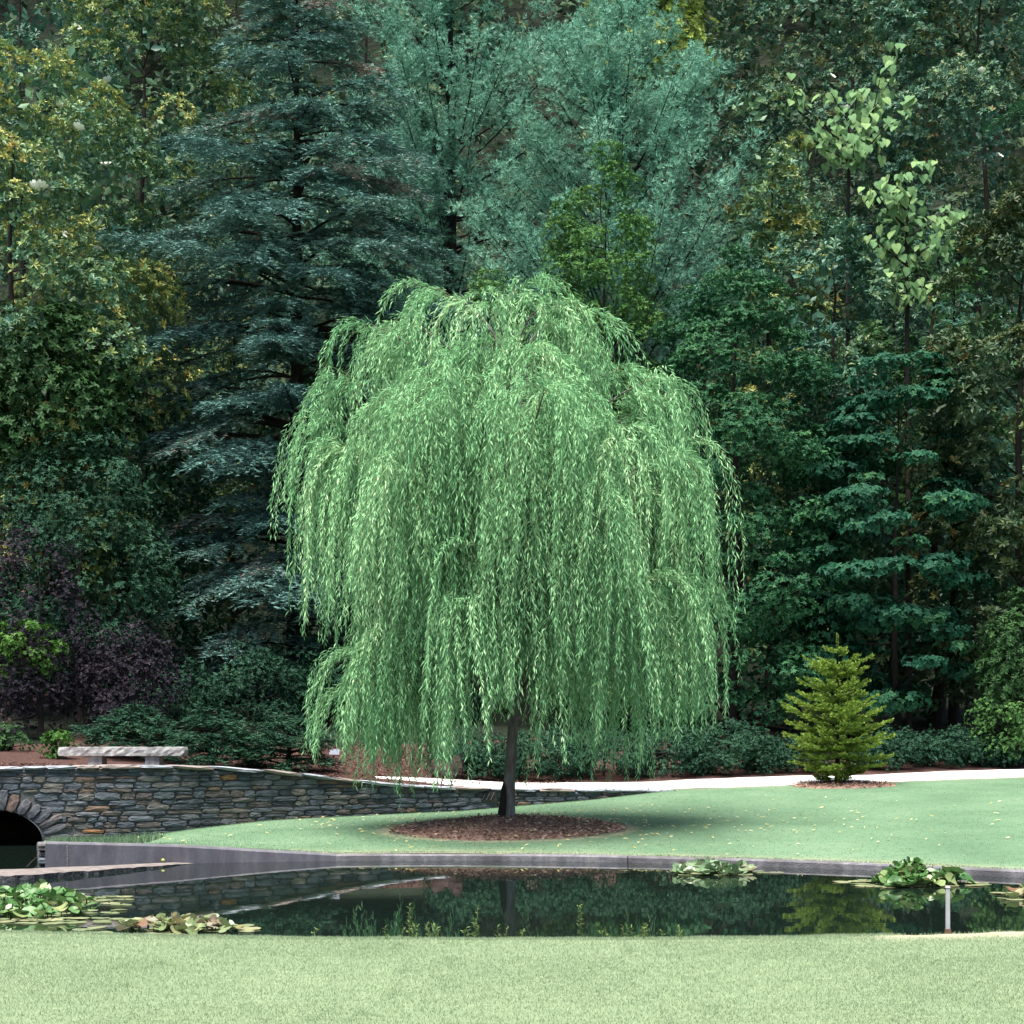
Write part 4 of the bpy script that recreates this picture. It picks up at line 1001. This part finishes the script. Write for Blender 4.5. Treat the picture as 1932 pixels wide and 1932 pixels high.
broadleaf('green_shrub', 'bright green leafy shrub poking through the purple smoke bush', 'shrub', 50, 38.4, (1165, 1270), 60, ROUND, 411, M['lime'], 16, .26, 45, 6, .07, .045, (45, 95), .7, 'bark', .03)
broadleaf('green_shrub', 'small green plant growing in the mulch at the bench end', 'shrub', 108, 35.2, (1383, 1440), 26, ROUND, 412, M['lime'], 10, .16, 60, 6, .06, .035, (45, 95), .8, 'bark', .015, rndmean=.25)
broadleaf('green_shrub', 'low green shrub among mulch under the purple bush', 'shrub', 20, 36.4, (1375, 1438), 45, ROUND, 413, M['shade'], 12, .2, 50, 6, .06, .035, (45, 95), .8, 'bark', .015)
broadleaf('laurel_shrub', 'leafy laurel shrub at the right end of the clipped hedge', 'shrub', 1925, 41.0, (1140, 1420), 65, ROUND, 414, M['shade'], 36, .36, 24, 7, .11, .04, (35, 90), 1, 'bark', .05)
broadleaf('boxwood_shrub', 'rounded boxwood below the laurel shrub', 'shrub', 1895, 40.8, (1320, 1420), 55, ROUND, 415, M['yew'], 24, .28, 60, 6, .05, .03, (40, 90), .8, 'bark', .03)
broadleaf('magnolia_tree', 'dark glossy magnolia around the foot of the bare slender stem', 'tree', 1575, 44.6, (440, 1330), 105, lerp_prof((0, .8), (.5, 1), (.85, .9), (1, .5)), 108, M['mag_dark'], 60, .55, 11, 8, .17, .065, clus=.3, rndmean=.36)
broadleaf('yew_shrub', 'low dark yew shrub directly behind the stone bench', 'shrub', 300, 42.0, (1250, 1440), 120, ROUND, 416, M['hedge'], 40, .42, 24, 6, .075, .03, (30, 90), .6, 'bark_dark', .05, rndmean=.4)
broadleaf('yew_shrub', 'dark yew shrub between the bench and the mulch bank', 'shrub', 470, 42.6, (1230, 1440), 120, ROUND, 417, M['hedge'], 40, .42, 24, 6, .075, .03, (30, 90), .6, 'bark_dark', .05, rndmean=.3)
broadleaf('yew_shrub', 'dark yew shrub above the plant label', 'shrub', 620, 44.0, (1200, 1400), 110, ROUND, 418, M['hedge'], 40, .42, 24, 6, .075, .03, (30, 90), .6, 'bark_dark', .05, rndmean=.3)
broadleaf('yew_shrub', 'dark yew shrub in the shade behind the willow trunk', 'shrub', 800, 45.0, (1180, 1400), 130, ROUND, 419, M['hedge'], 44, .45, 22, 6, .08, .03, (30, 90), .6, 'bark_dark', .05, rndmean=.3)
# clipped hedge bushes along the path
HB = [(890, 38.6, 1392, 75, 'clipped dark green hedge bush next to the reddish boulder'), (1020, 38.8, 1388, 80, 'clipped hedge bush straight behind the willow trunk'),
      (1140, 39.0, 1385, 80, 'clipped hedge bush, second from the willow trunk towards the spruce'), (1260, 39.2, 1384, 80, 'clipped hedge bush, third from the willow trunk towards the spruce'),
      (1375, 39.5, 1374, 85, 'tallest domed hedge bush just left of the small spruce'), (1485, 39.9, 1398, 70, 'low hedge bush half hidden by the small spruce'),
      (1690, 40.6, 1385, 80, 'clipped hedge bush just right of the small spruce'), (1785, 40.9, 1383, 75, 'clipped hedge bush between two others past the spruce'),
      (1870, 41.2, 1379, 75, 'clipped hedge bush at the foot of the boxwood')]
for i, (px, d, top, rp, lab_) in enumerate(HB):
    d = float(wall_y(X(px, d))) + 2.1 + 1.0; g = float(zB(X(px, d), d))
    broadleaf('hedge_bush', lab_, 'hedge', px, d, (top, ROWH - (g - HC) / d * F), rp, lerp_prof((0, 1.05), (.5, 1), (.8, .75), (1, .3)), 500 + i, M['hedge'], 58, .26, 48, 6, .05, .026, (30, 90), .8, 'bark_dark', .03, group='clipped hedge along the path', front=.35, nlimb=10)

broadleaf('evergreen_tree', 'dark evergreen filling the gap behind the hemlock trunk', 'tree', 440, 53, (150, 1370), 190, COLUMN, 420, M['mag_dark'], 60, .85, 6, 7, .15, .06, rndmean=.25)
broadleaf('evergreen_tree', 'dim evergreen glimpsed between the hemlock top and the first pine', 'tree', 690, 60, (-220, 800), 150, COLUMN, 421, M['mag_dark'], 45, .95, 5, 7, .17, .07, rndmean=.3)
broadleaf('evergreen_tree', 'dark evergreen standing in shadow behind the purple smoke bush', 'tree', 230, 47, (820, 1390), 190, COLUMN, 422, M['evergreen'], 60, .65, 12, 6, .10, .05, rndmean=.25)
broadleaf('evergreen_tree', 'dark evergreen in deep shade behind the willow curtain', 'tree', 640, 49, (700, 1390), 170, COLUMN, 423, M['evergreen'], 55, .65, 11, 6, .10, .05, rndmean=.25)
# distant wood behind everything
rg = R(601); acc = Acc(); n = 400
cy_ = rg.uniform(61, 84, n); C = np.stack([rg.uniform(-.29, .29, n) * cy_, cy_, zB(np.zeros(n), cy_) + rg.uniform(.5, 6, n)], 1); RD = np.full((n, 3), 1.9) * rg.uniform(.7, 1.2, n)[:, None]
P, A, i = lobe_points(rg, C, RD, 1.1, np.array([0, 90, 10.0])); k = in_frame(P, 60, -300); P, A, i = P[k], A[k], i[k]
core(acc, rg, C, RD, 14, .4)
rosettes(acc, rg, P, A, 5, .40, .22, (40, 95), .15, np.clip(.4 + (rg.normal(size=n) * .2)[i] + rg.normal(size=len(P)) * .12, 0, 1))
o = acc.build('woods', M['woods'], None, (0, 0, 0), 'stuff'); o['label'] = 'dark distant wood filling the gaps behind the trees'; TRIS[0] += len(o.data.polygons)

# --- sapling with large heart-shaped leaves: every leaf its own piece
def heart_leaf(name, mat, rg):
    pts = [(0, 0), (.20, -.10), (.42, .02), (.48, .25), (.36, .55), (.18, .82), (0, 1.05), (-.18, .82), (-.36, .55), (-.48, .25), (-.42, .02), (-.20, -.10)]
    V = [[x_, y_, -.18 * y_ * y_ + .10 * abs(x_) + rg.normal() * .012] for x_, y_ in pts] + [[0, .4, -.05]]
    n = len(pts); return new_mesh(name, np.array(V), [[i, (i + 1) % n, n] for i in range(n)], mat, rnd=rg.random(n) * .0 + rg.random())
rgL = R(611); HEART = [heart_leaf('leaf', M['bigleaf'], rgL) for _ in range(8)]
def sapling(label, px, d, stem, branches, seed, n_per, size, crown_part='crown'):
    rg = R(seed); b = base_at(px, d); t_ = thing('large_leaved_tree', label, 'tree', b, 'large-leaved saplings')
    v, f = [], []; tube([b] + [at(p_, r_, d) for p_, r_ in stem], np.linspace(.075, .028, len(stem) + 1), 7, v, f); wpart('trunk', v, f, M['bark'], t_, b, smooth=True)
    for (path, nn, spread) in branches:
        pts = np.array([at(p_, r_, d + o_) for p_, r_, o_ in path]); v, f = [], []
        tube(pts, np.linspace(.03, .010, len(pts)), 5, v, f)
        br = wpart('branch', v, f, M['bark'], t_, b, smooth=True)
        for k in range(nn):
            u = rg.uniform(.05, 1.02) ; q = np.linspace(0, 1, len(pts)); c = np.array([np.interp(u, q, pts[:, j]) for j in range(3)])
            c = c + rg.normal(size=3) * np.array([spread, spread, spread * .7]) * .85 / F * d
            o = obj('leaf', HEART[rg.integers(8)], br, c - b)
            o.scale = (size * rg.uniform(.65, 1.15),) * 3
            o.rotation_euler = (math.radians(rg.uniform(-88, -35)), rg.normal() * .25, math.pi + rg.normal() * .8)
    return t_
sapling('young tree with large pale heart-shaped leaves and a bare slender stem', 1598, 46,
        [(1600, 700), (1599, 430), (1602, 300), (1605, 250)],
        [([(1602, 300, 0), (1560, 240, -.3), (1505, 195, -.5), (1490, 145, -.5)], 34, 13), ([(1604, 290, 0), (1640, 220, .1), (1680, 150, 0), (1690, 92, 0)], 44, 15),
         ([(1604, 280, 0), (1600, 230, -.4), (1568, 175, -.5)], 26, 14), ([(1605, 260, 0), (1612, 215, 0), (1618, 170, 0)], 26, 14), ([(1604, 300, 0), (1580, 260, -.7), (1545, 235, -.8)], 26, 15),
         ([(1604, 290, 0), (1660, 240, -.4), (1732, 190, -.5)], 34, 14), ([(1602, 300, 0), (1560, 285, -.6), (1525, 255, -.7)], 24, 14), ([(1604, 300, 0), (1640, 275, -.7), (1675, 235, -.8)], 26, 15),
         ([(1604, 305, 0), (1610, 290, -.8), (1615, 255, -.9)], 26, 16), ([(1604, 290, 0), (1650, 200, -.3), (1660, 150, -.3)], 24, 13)], 612, 0, .235)
sapling('lower sapling with large heart-shaped leaves beneath the bare slender stem', 1715, 44.5, [(1712, 700), (1710, 480), (1712, 380)],
        [([(1710, 420, 0), (1720, 350, -.3), (1750, 300, -.3)], 34, 17), ([(1710, 430, 0), (1670, 390, -.3), (1640, 340, -.4)], 30, 17), ([(1711, 450, 0), (1760, 420, -.3), (1800, 395, -.3)], 34, 16),
         ([(1711, 500, 0), (1670, 470, -.5), (1645, 440, -.5)], 30, 17), ([(1711, 500, 0), (1745, 470, -.5), (1790, 450, -.6)], 30, 17), ([(1711, 560, 0), (1690, 530, -.5), (1660, 510, -.6)], 28, 18),
         ([(1711, 400, 0), (1690, 370, -.5), (1700, 330, -.6)], 28, 17), ([(1711, 580, 0), (1730, 550, -.5), (1760, 530, -.6)], 28, 18)], 613, 0, .22)

# ------------------------------------------------------------------ small spruce
def spruce():
    rg = R(701); b = np.array([SX, SY, float(mz2(SX, SY)) - .03]); t_ = thing('small_spruce', 'small bright yellow-green spruce on a mulch ring by the white path', 'tree', b)
    zt = Z(1196, SY); H = zt - b[2]
    v, f = [], []; tube([b, b + [0, 0, H * .5], b + [0, 0, H]], [.055, .032, .007], 8, v, f); wpart('trunk', v, f, M['bark_dark'], t_, b, smooth=True)
    acc0 = Acc()
    def needles(acc, pts, step, ln, w, base_r):
        seg = np.linalg.norm(np.diff(pts, axis=0), axis=1); L = seg.sum(); n = max(int(L / step), 3); u = np.concatenate([[0], np.cumsum(seg)]) / L
        q = (np.arange(n) + .5) / n; P = np.stack([np.interp(q, u, pts[:, k]) for k in range(3)], 1)
        T = unit(pts[-1] - pts[0])[None].repeat(n, 0); s1 = unit(np.cross(T, rg.normal(size=(n, 3)))); s1[:, 2] = np.abs(s1[:, 2]) * .9 + s1[:, 2] * .1; 
        D = unit(T * .75 + s1 * .8); acc.blades(P, D, np.cross(D, rg.normal(size=(n, 3))), ln * rg.uniform(.8, 1.2, n), w, np.clip(base_r + rg.normal(size=n) * .12 + .25 * q, 0, 1))
    lead = np.array([b + [0, 0, H * .86], b + [0, 0, H]]); needles(acc0, lead, .003, .045, .016, .6); acc0.build('leader', M['spruce'], t_, b)
    levels = [(.87, .22, 5, .25), (.77, .56, 8, .22), (.74, .44, 7, .3), (.70, .55, 8, .25), (.62, .70, 9, .2), (.54, .74, 9, .2), (.47, .92, 10, .2), (.40, 1.08, 10, .2), (.33, 1.0, 11, .1), (.27, 1.02, 12, .04), (.22, .98, 12, -.02), (.17, .92, 11, -.08), (.12, .8, 11, -.10), (.075, .6, 10, -.06), (.04, .4, 9, .02)]
    for (h, L, n, up) in levels:
        a0 = rg.random() * 6.28
        for k in range(n):
            az = a0 + k / n * 6.283 + rg.normal() * .15; Lk = L * rg.uniform(.62, 1.15)
            out = np.array([math.cos(az), math.sin(az), 0]); side = np.array([-out[1], out[0], 0]); s0 = b + [0, 0, H * h + rg.normal() * .03]
            u = np.linspace(0, 1, 7); bp = s0 + out * Lk * u[:, None] + np.array([0, 0, 1.0]) * (Lk * (up * u - .12 * u + .25 * u ** 2))[:, None]
            acc = Acc(); needles(acc, bp, .010, .045, .022, .25)
            for j in range(int(8 + Lk * 16)):
                q = rg.uniform(.2, 1); c = np.array([np.interp(q, u, bp[:, m_]) for m_ in range(3)]); sg = 1 if j % 2 else -1
                tl = (.08 + .26 * Lk * (1.05 - q)) * rg.uniform(.7, 1.2); d_ = unit(out * .8 + side * sg * rg.uniform(.4, .9) + np.array([0, 0, rg.normal() * .14 + .08]))
                tp = np.array([c, c + d_ * tl * .5, c + d_ * tl + [0, 0, .03]]); needles(acc, tp, .0095, .045, .022, .32 + .15 * rg.random())
                for w in range(2):
                    c2 = c + d_ * tl * rg.uniform(.35, .8); d2 = unit(d_ + side * rg.choice([-1, 1]) * .7 + [0, 0, .1]); needles(acc, np.array([c2, c2 + d2 * tl * .45]), .010, .042, .021, .5)
            o = acc.build('branch', M['spruce'], t_, b); TRIS[0] += len(o.data.polygons)
spruce()

# ------------------------------------------------------------------ the weeping willow
def willow():
    rg = R(801); b = np.array([WX, WY, float(mz1(WX, WY)) - .05])
    t_ = thing('weeping_willow', 'pale green weeping willow standing in the mulch ring by the pond', 'tree', b)
    def wp(px, row, o_=0.0): return at(px, row, WY + o_)
    tp = [b, wp(960, 1510), wp(962, 1460), wp(966, 1400), wp(972, 1300), wp(970, 1150), wp(964, 1000), wp(968, 850), wp(962, 700), wp(964, 600)]
    v, f = [], []; tube(tp, [.120, .098, .090, .084, .078, .075, .068, .055, .04, .015], 14, v, f); tr = wpart('trunk', v, f, M['bark_willow'], t_, b, smooth=True)
    v, f = [], []; tube([b + [-.10, -.05, 0], wp(950, 1515, -.06), wp(951, 1490, -.05), wp(954, 1468, 0)], [.085, .062, .05, .02], 9, v, f)
    wpart('dark_side_tube', v, f, M['bark_dark'], t_, b, smooth=True)  # short darker tube against the left front of the trunk
    tz = np.array([q[2] for q in tp]); tx = np.array([q[0] for q in tp])
    def trunk_at(z): return np.array([np.interp(z, tz, tx), WY, z])
    S = [  # arching limb tops: px, row, depth offset, number of sprays, strand length range
        (640, 592, -.2, 6, .5, 1.7), (690, 600, .5, 8, .6, 2.0), (755, 600, -.6, 8, .6, 2.2), (825, 542, .1, 7, .5, 1.6), (905, 565, -.5, 7, .6, 1.8), (970, 532, 0, 8, .4, 1.6), (1035, 562, -.3, 8, .5, 1.8),
        (1065, 590, .6, 7, .6, 2.0), (1150, 622, -.3, 6, .5, 1.4), (1210, 678, .2, 9, .7, 2.3), (1280, 700, -.4, 10, .8, 2.4), (1300, 745, .8, 8, .8, 2.4), (1335, 838, -.2, 12, .9, 2.6), (1300, 850, -.9, 10, .9, 2.6),
        (548, 765, -.2, 7, .9, 2.2), (600, 700, .4, 8, .8, 2.3), (585, 830, -.7, 11, .9, 2.6), (610, 870, .8, 8, 1, 2.6), (560, 845, .1, 6, .8, 2.3),
        (1350, 1105, -.2, 9, .7, 1.9), (1300, 1075, -1.0, 10, .8, 2.2), (1340, 1130, .7, 7, .7, 1.9), (650, 1235, -.6, 9, .5, 1.4), (690, 1180, -1.2, 9, .6, 1.7), (640, 1260, .3, 8, .5, 1.4), (740, 1220, .6, 8, .6, 1.6), (620, 1290, -.2, 5, .4, 1.2), (640, 1225, -1.0, 9, .6, 1.7), (710, 1240, -.9, 9, .7, 1.8), (780, 1215, -1.5, 9, .7, 1.9), (690, 1290, .2, 8, .5, 1.4), (1310, 1150, -.5, 9, .7, 1.8)]
    for k in range(28):      # inner and front limbs
        az = rg.uniform(math.pi, 2 * math.pi) if rg.random() < .72 else rg.uniform(0, math.pi)
        row = rg.uniform(690, 1180); rm = np.interp(row, [600, 700, 850, 1000, 1180], [1.2, 2.3, 2.9, 3.0, 2.9]) * rg.uniform(.55, 1.0)
        S.append((962 + 120 * rm * math.cos(az), row, rm * math.sin(az), 10, .8, 2.7))
    for (px, row) in ((800, 690), (880, 760), (960, 780), (1050, 720), (1120, 760), (720, 760), (790, 880), (900, 960), (1010, 1040), (1100, 930), (1200, 900), (1180, 1020), (860, 1120), (960, 830), (1040, 860), (930, 640), (1000, 650), (960, 700), (880, 660), (1050, 670), (1230, 800), (680, 720), (690, 860)):
        S.append((px, row, -rg.uniform(1.9, 3.0) * (.45 if row < 680 else 1), 10, .8, 2.5))
    for li, (px, row, dep, ns, l0, l1) in enumerate(S):
        kx = .80 if li < 32 else .73; top = wp(962 + (px - 962) * kx, row + 22, dep * .82); reach = math.hypot(top[0] - b[0], top[1] - b[1])
        s0 = trunk_at(np.clip(top[2] - reach * rg.uniform(.75, 1.05) - .35, b[2] + 1.75, 8.2))
        out = top - s0; out[2] = 0; out = unit(out) if np.linalg.norm(out) > .05 else np.array([1.0, 0, 0])
        ctrl = s0 * .45 + top * .55 + np.array([0, 0, .35 + .12 * reach]) - out * .1 * reach
        lb = bez(s0, ctrl, top, 14)
        v, f = [], []; r0 = .016 + .012 * reach; tube(lb, np.linspace(r0, .007, 14), 6, v, f, False)
        lo = wpart('limb', v, f, M['bark_willow'], t_, b, smooth=True)
        acc = Acc(); tv, tf = [], []
        lrnd = rg.normal() * .09
        for s_ in range(int(ns * 1.25)):
            u = rg.uniform(.55, 1.0) if s_ > 2 else rg.uniform(.9, 1.0)
            c = np.array([np.interp(u, np.linspace(0, 1, 14), lb[:, k]) for k in range(3)])
            az = math.atan2(out[1], out[0]) + rg.normal() * .9
            sd_ = np.array([math.cos(az), math.sin(az), rg.uniform(.1, .7)]); sl = rg.uniform(.15, .55)
            c2 = c + unit(sd_) * sl
            a_s = az + rg.normal() * .35; up_s = rg.uniform(-.2, .6); g_s = rg.uniform(.09, .19)
            if rg.random() < .8: tube([c, (c + c2) / 2 + [0, 0, .04], c2], [.007, .006, .004], 3, tv, tf, False)
            srnd = lrnd + rg.normal() * .08; sway = rg.normal(size=2) * .012
            for q in range(rg.integers(4, 7)):
                a2 = a_s + rg.normal() * .16; d0 = unit(np.array([math.cos(a2), math.sin(a2), up_s + rg.normal() * .08]))
                L = l0 + (l1 - l0) * rg.random() ** .8; st = .04; n = int(L / st)
                zmin = rg.uniform(.8, 1.65)
                p_ = c2 + rg.normal(size=3) * .035; d_ = d0.copy(); g = g_s * rg.uniform(.9, 1.1); pts = [p_]
                st = .050
                for k in range(n):
                    d_ = d_ + np.array([sway[0], sway[1], -g]); d_ = d_ / np.linalg.norm(d_); d_[:2] *= .985
                    p_ = p_ + d_ * st
                    pxs = CX + p_[0] / p_[1] * F
                    lim = zmin if not (925 < pxs < 1000 and p_[1] < WY) else max(zmin, 1.9 + .5 * abs(hash((k, q)) % 7) / 7)
                    if 700 < pxs < 850: lim -= .25
                    if p_[2] < lim: break
                    pts.append(p_)
                if len(pts) < 6: continue
                pts = np.array(pts); m = len(pts)
                pp = pts[::9] if m > 18 else pts[::4]
                if len(pp) > 1 and rg.random() < .4: tube(pp, np.linspace(.004, .002, len(pp)), 3, tv, tf, False)
                T = unit(np.gradient(pts, axis=0))
                rep = 2 if rg.random() < .3 else 1
                P = np.repeat(pts, rep, 0); Tt = np.repeat(T, rep, 0); n = len(P)
                P = P + Tt * rg.uniform(-.02, .02, n)[:, None]
                sdv = unit(np.cross(Tt, rg.normal(size=(n, 3))))
                D = Tt * .85 + sdv * rg.uniform(.35, 1.05, n)[:, None] + np.array([0, 0, -.25])
                acc.leaves(P, D, sdv + rg.normal(size=(n, 3)) * .5 + np.array([0, 0, .4]), rg.uniform(.085, .14, n), rg.uniform(.014, .021, n),
                           np.clip(.45 + srnd + rg.normal(size=n) * .16, 0, 1), .15, .1)
        if acc.v:
            fo = acc.build('foliage', M['willow'], lo, b); fo['kind'] = 'stuff'; TRIS[0] += len(fo.data.polygons)
        if tv: wpart('twigs', tv, tf, M['twig'], lo, b)['kind'] = 'stuff'
willow()

# ------------------------------------------------------------------ water lilies: every leaf a piece
def lily_leaf(name, rg, mat, cup):
    n = 16; V = [[0, 0, 0]]; 
    for i in range(n):
        t = .16 + (2 * math.pi - .32) * i / (n - 1); r_ = 1 + .05 * math.sin(3 * t + rg.random() * 6) + rg.normal() * .02
        V.append([r_ * math.cos(t), r_ * math.sin(t), cup * .28 + cup * .22 * math.sin(2 * t + rg.random()) + rg.normal() * .015])
    for i in range(n):
        q = np.array(V[1 + i]); V.append([q[0] * .55, q[1] * .55, q[2] * .30 + cup * .02])
    Fc = [[0, 1 + n + i, 1 + n + i + 1] for i in range(n - 1)] + [[1 + n + i, 1 + i, 2 + i, 2 + n + i] for i in range(n - 1)]
    return new_mesh(name, np.array(V), Fc, mat, smooth=True)
def mk_lily(name, stops, sp=.5):
    m, n, l, p, out = mat_base(name)
    oi = n.new('ShaderNodeObjectInfo'); r = ramp(n, stops); l.new(oi.outputs['Random'], r.inputs[0])
    tc = n.new('ShaderNodeTexCoord'); nz = n.new('ShaderNodeTexNoise'); nz.inputs['Scale'].default_value = 2.5; nz.inputs['Detail'].default_value = 5; l.new(tc.outputs['Object'], nz.inputs['Vector'])
    mr = n.new('ShaderNodeMapRange'); mr.inputs['To Min'].default_value = .55; mr.inputs['To Max'].default_value = 1.45; l.new(nz.outputs['Fac'], mr.inputs['Value'])
    mx = n.new('ShaderNodeMix'); mx.data_type = 'RGBA'; mx.blend_type = 'MULTIPLY'; mx.inputs['Factor'].default_value = 1; l.new(r.outputs[0], mx.inputs['A']); l.new(mr.outputs[0], mx.inputs['B'])
    l.new(mx.outputs['Result'], p.inputs['Base Color']); p.inputs['Roughness'].default_value = .38; p.inputs['Specular IOR Level'].default_value = sp
    tr = n.new('ShaderNodeBsdfTranslucent'); l.new(mx.outputs['Result'], tr.inputs[0]); ms = n.new('ShaderNodeMixShader'); ms.inputs[0].default_value = .2
    l.new(p.outputs[0], ms.inputs[1]); l.new(tr.outputs[0], ms.inputs[2]); l.new(ms.outputs[0], out.inputs[0])
    return m
LM = {'green': mk_lily('lily green', [(0, (.04, .11, .028)), (.5, (.07, .165, .045)), (.8, (.12, .21, .075)), (1, (.24, .27, .11))]),
      'grey': mk_lily('lily grey green', [(0, (.09, .17, .08)), (.5, (.14, .21, .11)), (.85, (.20, .25, .15)), (1, (.17, .10, .06))]),
      'old': mk_lily('lily ageing', [(0, (.13, .18, .07)), (.35, (.20, .25, .12)), (.6, (.17, .09, .05)), (.8, (.28, .27, .20)), (1, (.22, .20, .06))]),
      'pad': mk_lily('lily floating', [(0, (.15, .19, .09)), (.5, (.22, .26, .14)), (1, (.32, .31, .17))])}
rgY = R(901)
LEAVES = {k: [lily_leaf('lily_leaf', rgY, LM[k], c) for c in ((.9, 1.3, .6, 1.6, .3) if k != 'pad' else (.06, .1, .03))] for k in LM}
M['stem'] = mk_noise('lily stem', [(.3, (.05, .07, .025)), (.7, (.12, .14, .05))], 8, 3, .6, 0)
def lily(label, spec, base):
    """spec: list of (px0, px1, d0, d1, count, zmin, zmax, kind, rmin, rmax); heights follow a dome"""
    c0 = np.array([X(base[0], base[1]), base[1], 0]); t_ = thing('water_lily', label, 'water lily', c0, 'water lilies'); sv, sf = [], []
    for (x0, x1, d0, d1, n, h, kind, rmin, rmax) in spec:
        for k in range(n):
            a_, r_ = rgY.random() * 6.283, math.sqrt(rgY.random())
            d = (d0 + d1) / 2 + (d1 - d0) / 2 * r_ * math.sin(a_); px = (x0 + x1) / 2 + (x1 - x0) / 2 * r_ * math.cos(a_)
            x = X(px, d); rad = rgY.uniform(rmin, rmax)
            if kind == 'pad': z = .006 + .004 * rgY.random(); rot = (rgY.normal() * .02, rgY.normal() * .02, rgY.random() * 6.28)
            else:
                z = .03 + h * (1 - r_ ** 1.5) * rgY.uniform(.55, 1.05)
                tl = rgY.uniform(.2, 1.0); rot = (math.cos(a_ + 1.57 * 0) * 0 + rgY.normal() * .32 + .22, rgY.normal() * .34, rgY.random() * 6.28)
                tube([[x + rgY.normal() * .04, d + .03, -.1], [x, d, z - .003]], [.006, .005], 4, sv, sf, False)
            o = obj('lily_leaf', LEAVES[kind][rgY.integers(len(LEAVES[kind]))], t_, np.array([x, d, z]) - c0)
            o.scale = (rad,) * 3; o.rotation_euler = rot
    if sv: wpart('stems', sv, sf, M['stem'], t_, c0)['kind'] = 'stuff'
lily('large heaped clump of glossy green water lily leaves in front of the arch', [(-60, 185, 18.0, 20.6, 150, .20, 'green', .055, .088), (10, 255, 17.6, 20.9, 26, 0, 'pad', .08, .12), (120, 250, 20.0, 20.9, 8, 0, 'pad', .09, .12), (-40, 240, 17.7, 18.5, 18, 0, 'pad', .08, .12)], (80, 19))
lily('flat clump of browning water lily leaves against the near lawn edge', [(225, 450, 16.7, 17.6, 75, .08, 'old', .05, .085), (150, 515, 16.6, 17.7, 26, 0, 'pad', .07, .11)], (350, 17.2))
lily('grey-green water lily clump close under the far kerb', [(1265, 1425, 23.8, 24.9, 75, .09, 'grey', .065, .10), (1235, 1470, 23.6, 25.0, 22, 0, 'pad', .09, .13)], (1345, 24.3))
lily('domed green water lily clump behind the short white post', [(1650, 1790, 21.9, 23.2, 125, .22, 'green', .065, .10), (1770, 1830, 22.2, 22.9, 10, .14, 'green', .08, .12), (1570, 1870, 21.9, 23.2, 34, 0, 'pad', .09, .13)], (1725, 22.5))
lily('sparse water lily leaves at the right edge of the pond', [(1890, 1990, 20.3, 21.3, 14, .07, 'old', .06, .09), (1855, 2000, 20.2, 21.3, 16, 0, 'pad', .09, .13)], (1930, 20.8))

# ------------------------------------------------------------------ weeds along the near bank
def weed_mesh(rg, h, ns):
    acc = Acc(); v, f = [], []
    for s_ in range(ns):
        x0, y0 = rg.normal(size=2) * .03; hh = h * rg.uniform(.5, 1); ln = rg.normal(size=2) * .12 * hh
        pts = np.array([[x0, y0, 0], [x0 + ln[0] * .4, y0 + ln[1] * .4, hh * .55], [x0 + ln[0], y0 + ln[1], hh]]); tube(pts, [.0035, .0028, .0012], 4, v, f, False)
        n = int(hh / .011); q = rg.uniform(.15, 1, n); P = np.stack([np.interp(q, [0, .55, 1], pts[:, k]) for k in range(3)], 1)
        a2 = rg.random(n) * 6.28; D = np.stack([np.cos(a2), np.sin(a2), rg.uniform(.3, 1.3, n)], 1)
        acc.leaves(P, D, np.array([0, 0, 1.0]) + rg.normal(size=(n, 3)) * .5, rg.uniform(.02, .045, n), rg.uniform(.006, .010, n), rg.random(n), .1, .15)
    return (new_mesh('foliage', np.concatenate(acc.v), np.concatenate(acc.f), M['weed'], np.concatenate(acc.r)), new_mesh('stem', np.array(v), f, M['stem']))
rgW = R(951)
WM = [weed_mesh(rgW, 1.0 * h, n) for h, n in ((.34, 3), (.24, 3), (.17, 3), (.36, 2), (.13, 2))]
for px, k in ((592, 4), (738, 2), (772, 0), (790, 1), (815, 1), (828, 2), (880, 4), (895, 2), (905, 0), (942, 2), (985, 4), (1090, 3), (1140, 4), (1165, 2), (1180, 2), (1210, 1), (1222, 2), (1250, 4), (1275, 2), (1290, 4)):
    d = 14.98 + .035 * X(px, 15) ** 2 + rgW.uniform(0, .1); p_ = (X(px, d), d, .09)
    t_ = thing('waterside_weed', 'thin leafy weed sprouting from the near bank against the dark water', 'weed', p_, 'weeds along the near bank', rgW.random() * 6)
    obj('foliage', WM[k][0], t_); obj('stem', WM[k][1], t_)

print('TRIS foliage', TRIS[0], 'total', sum(len(o.data.polygons) for o in bpy.data.objects if o.type == 'MESH'), 'objects', len(bpy.data.objects))
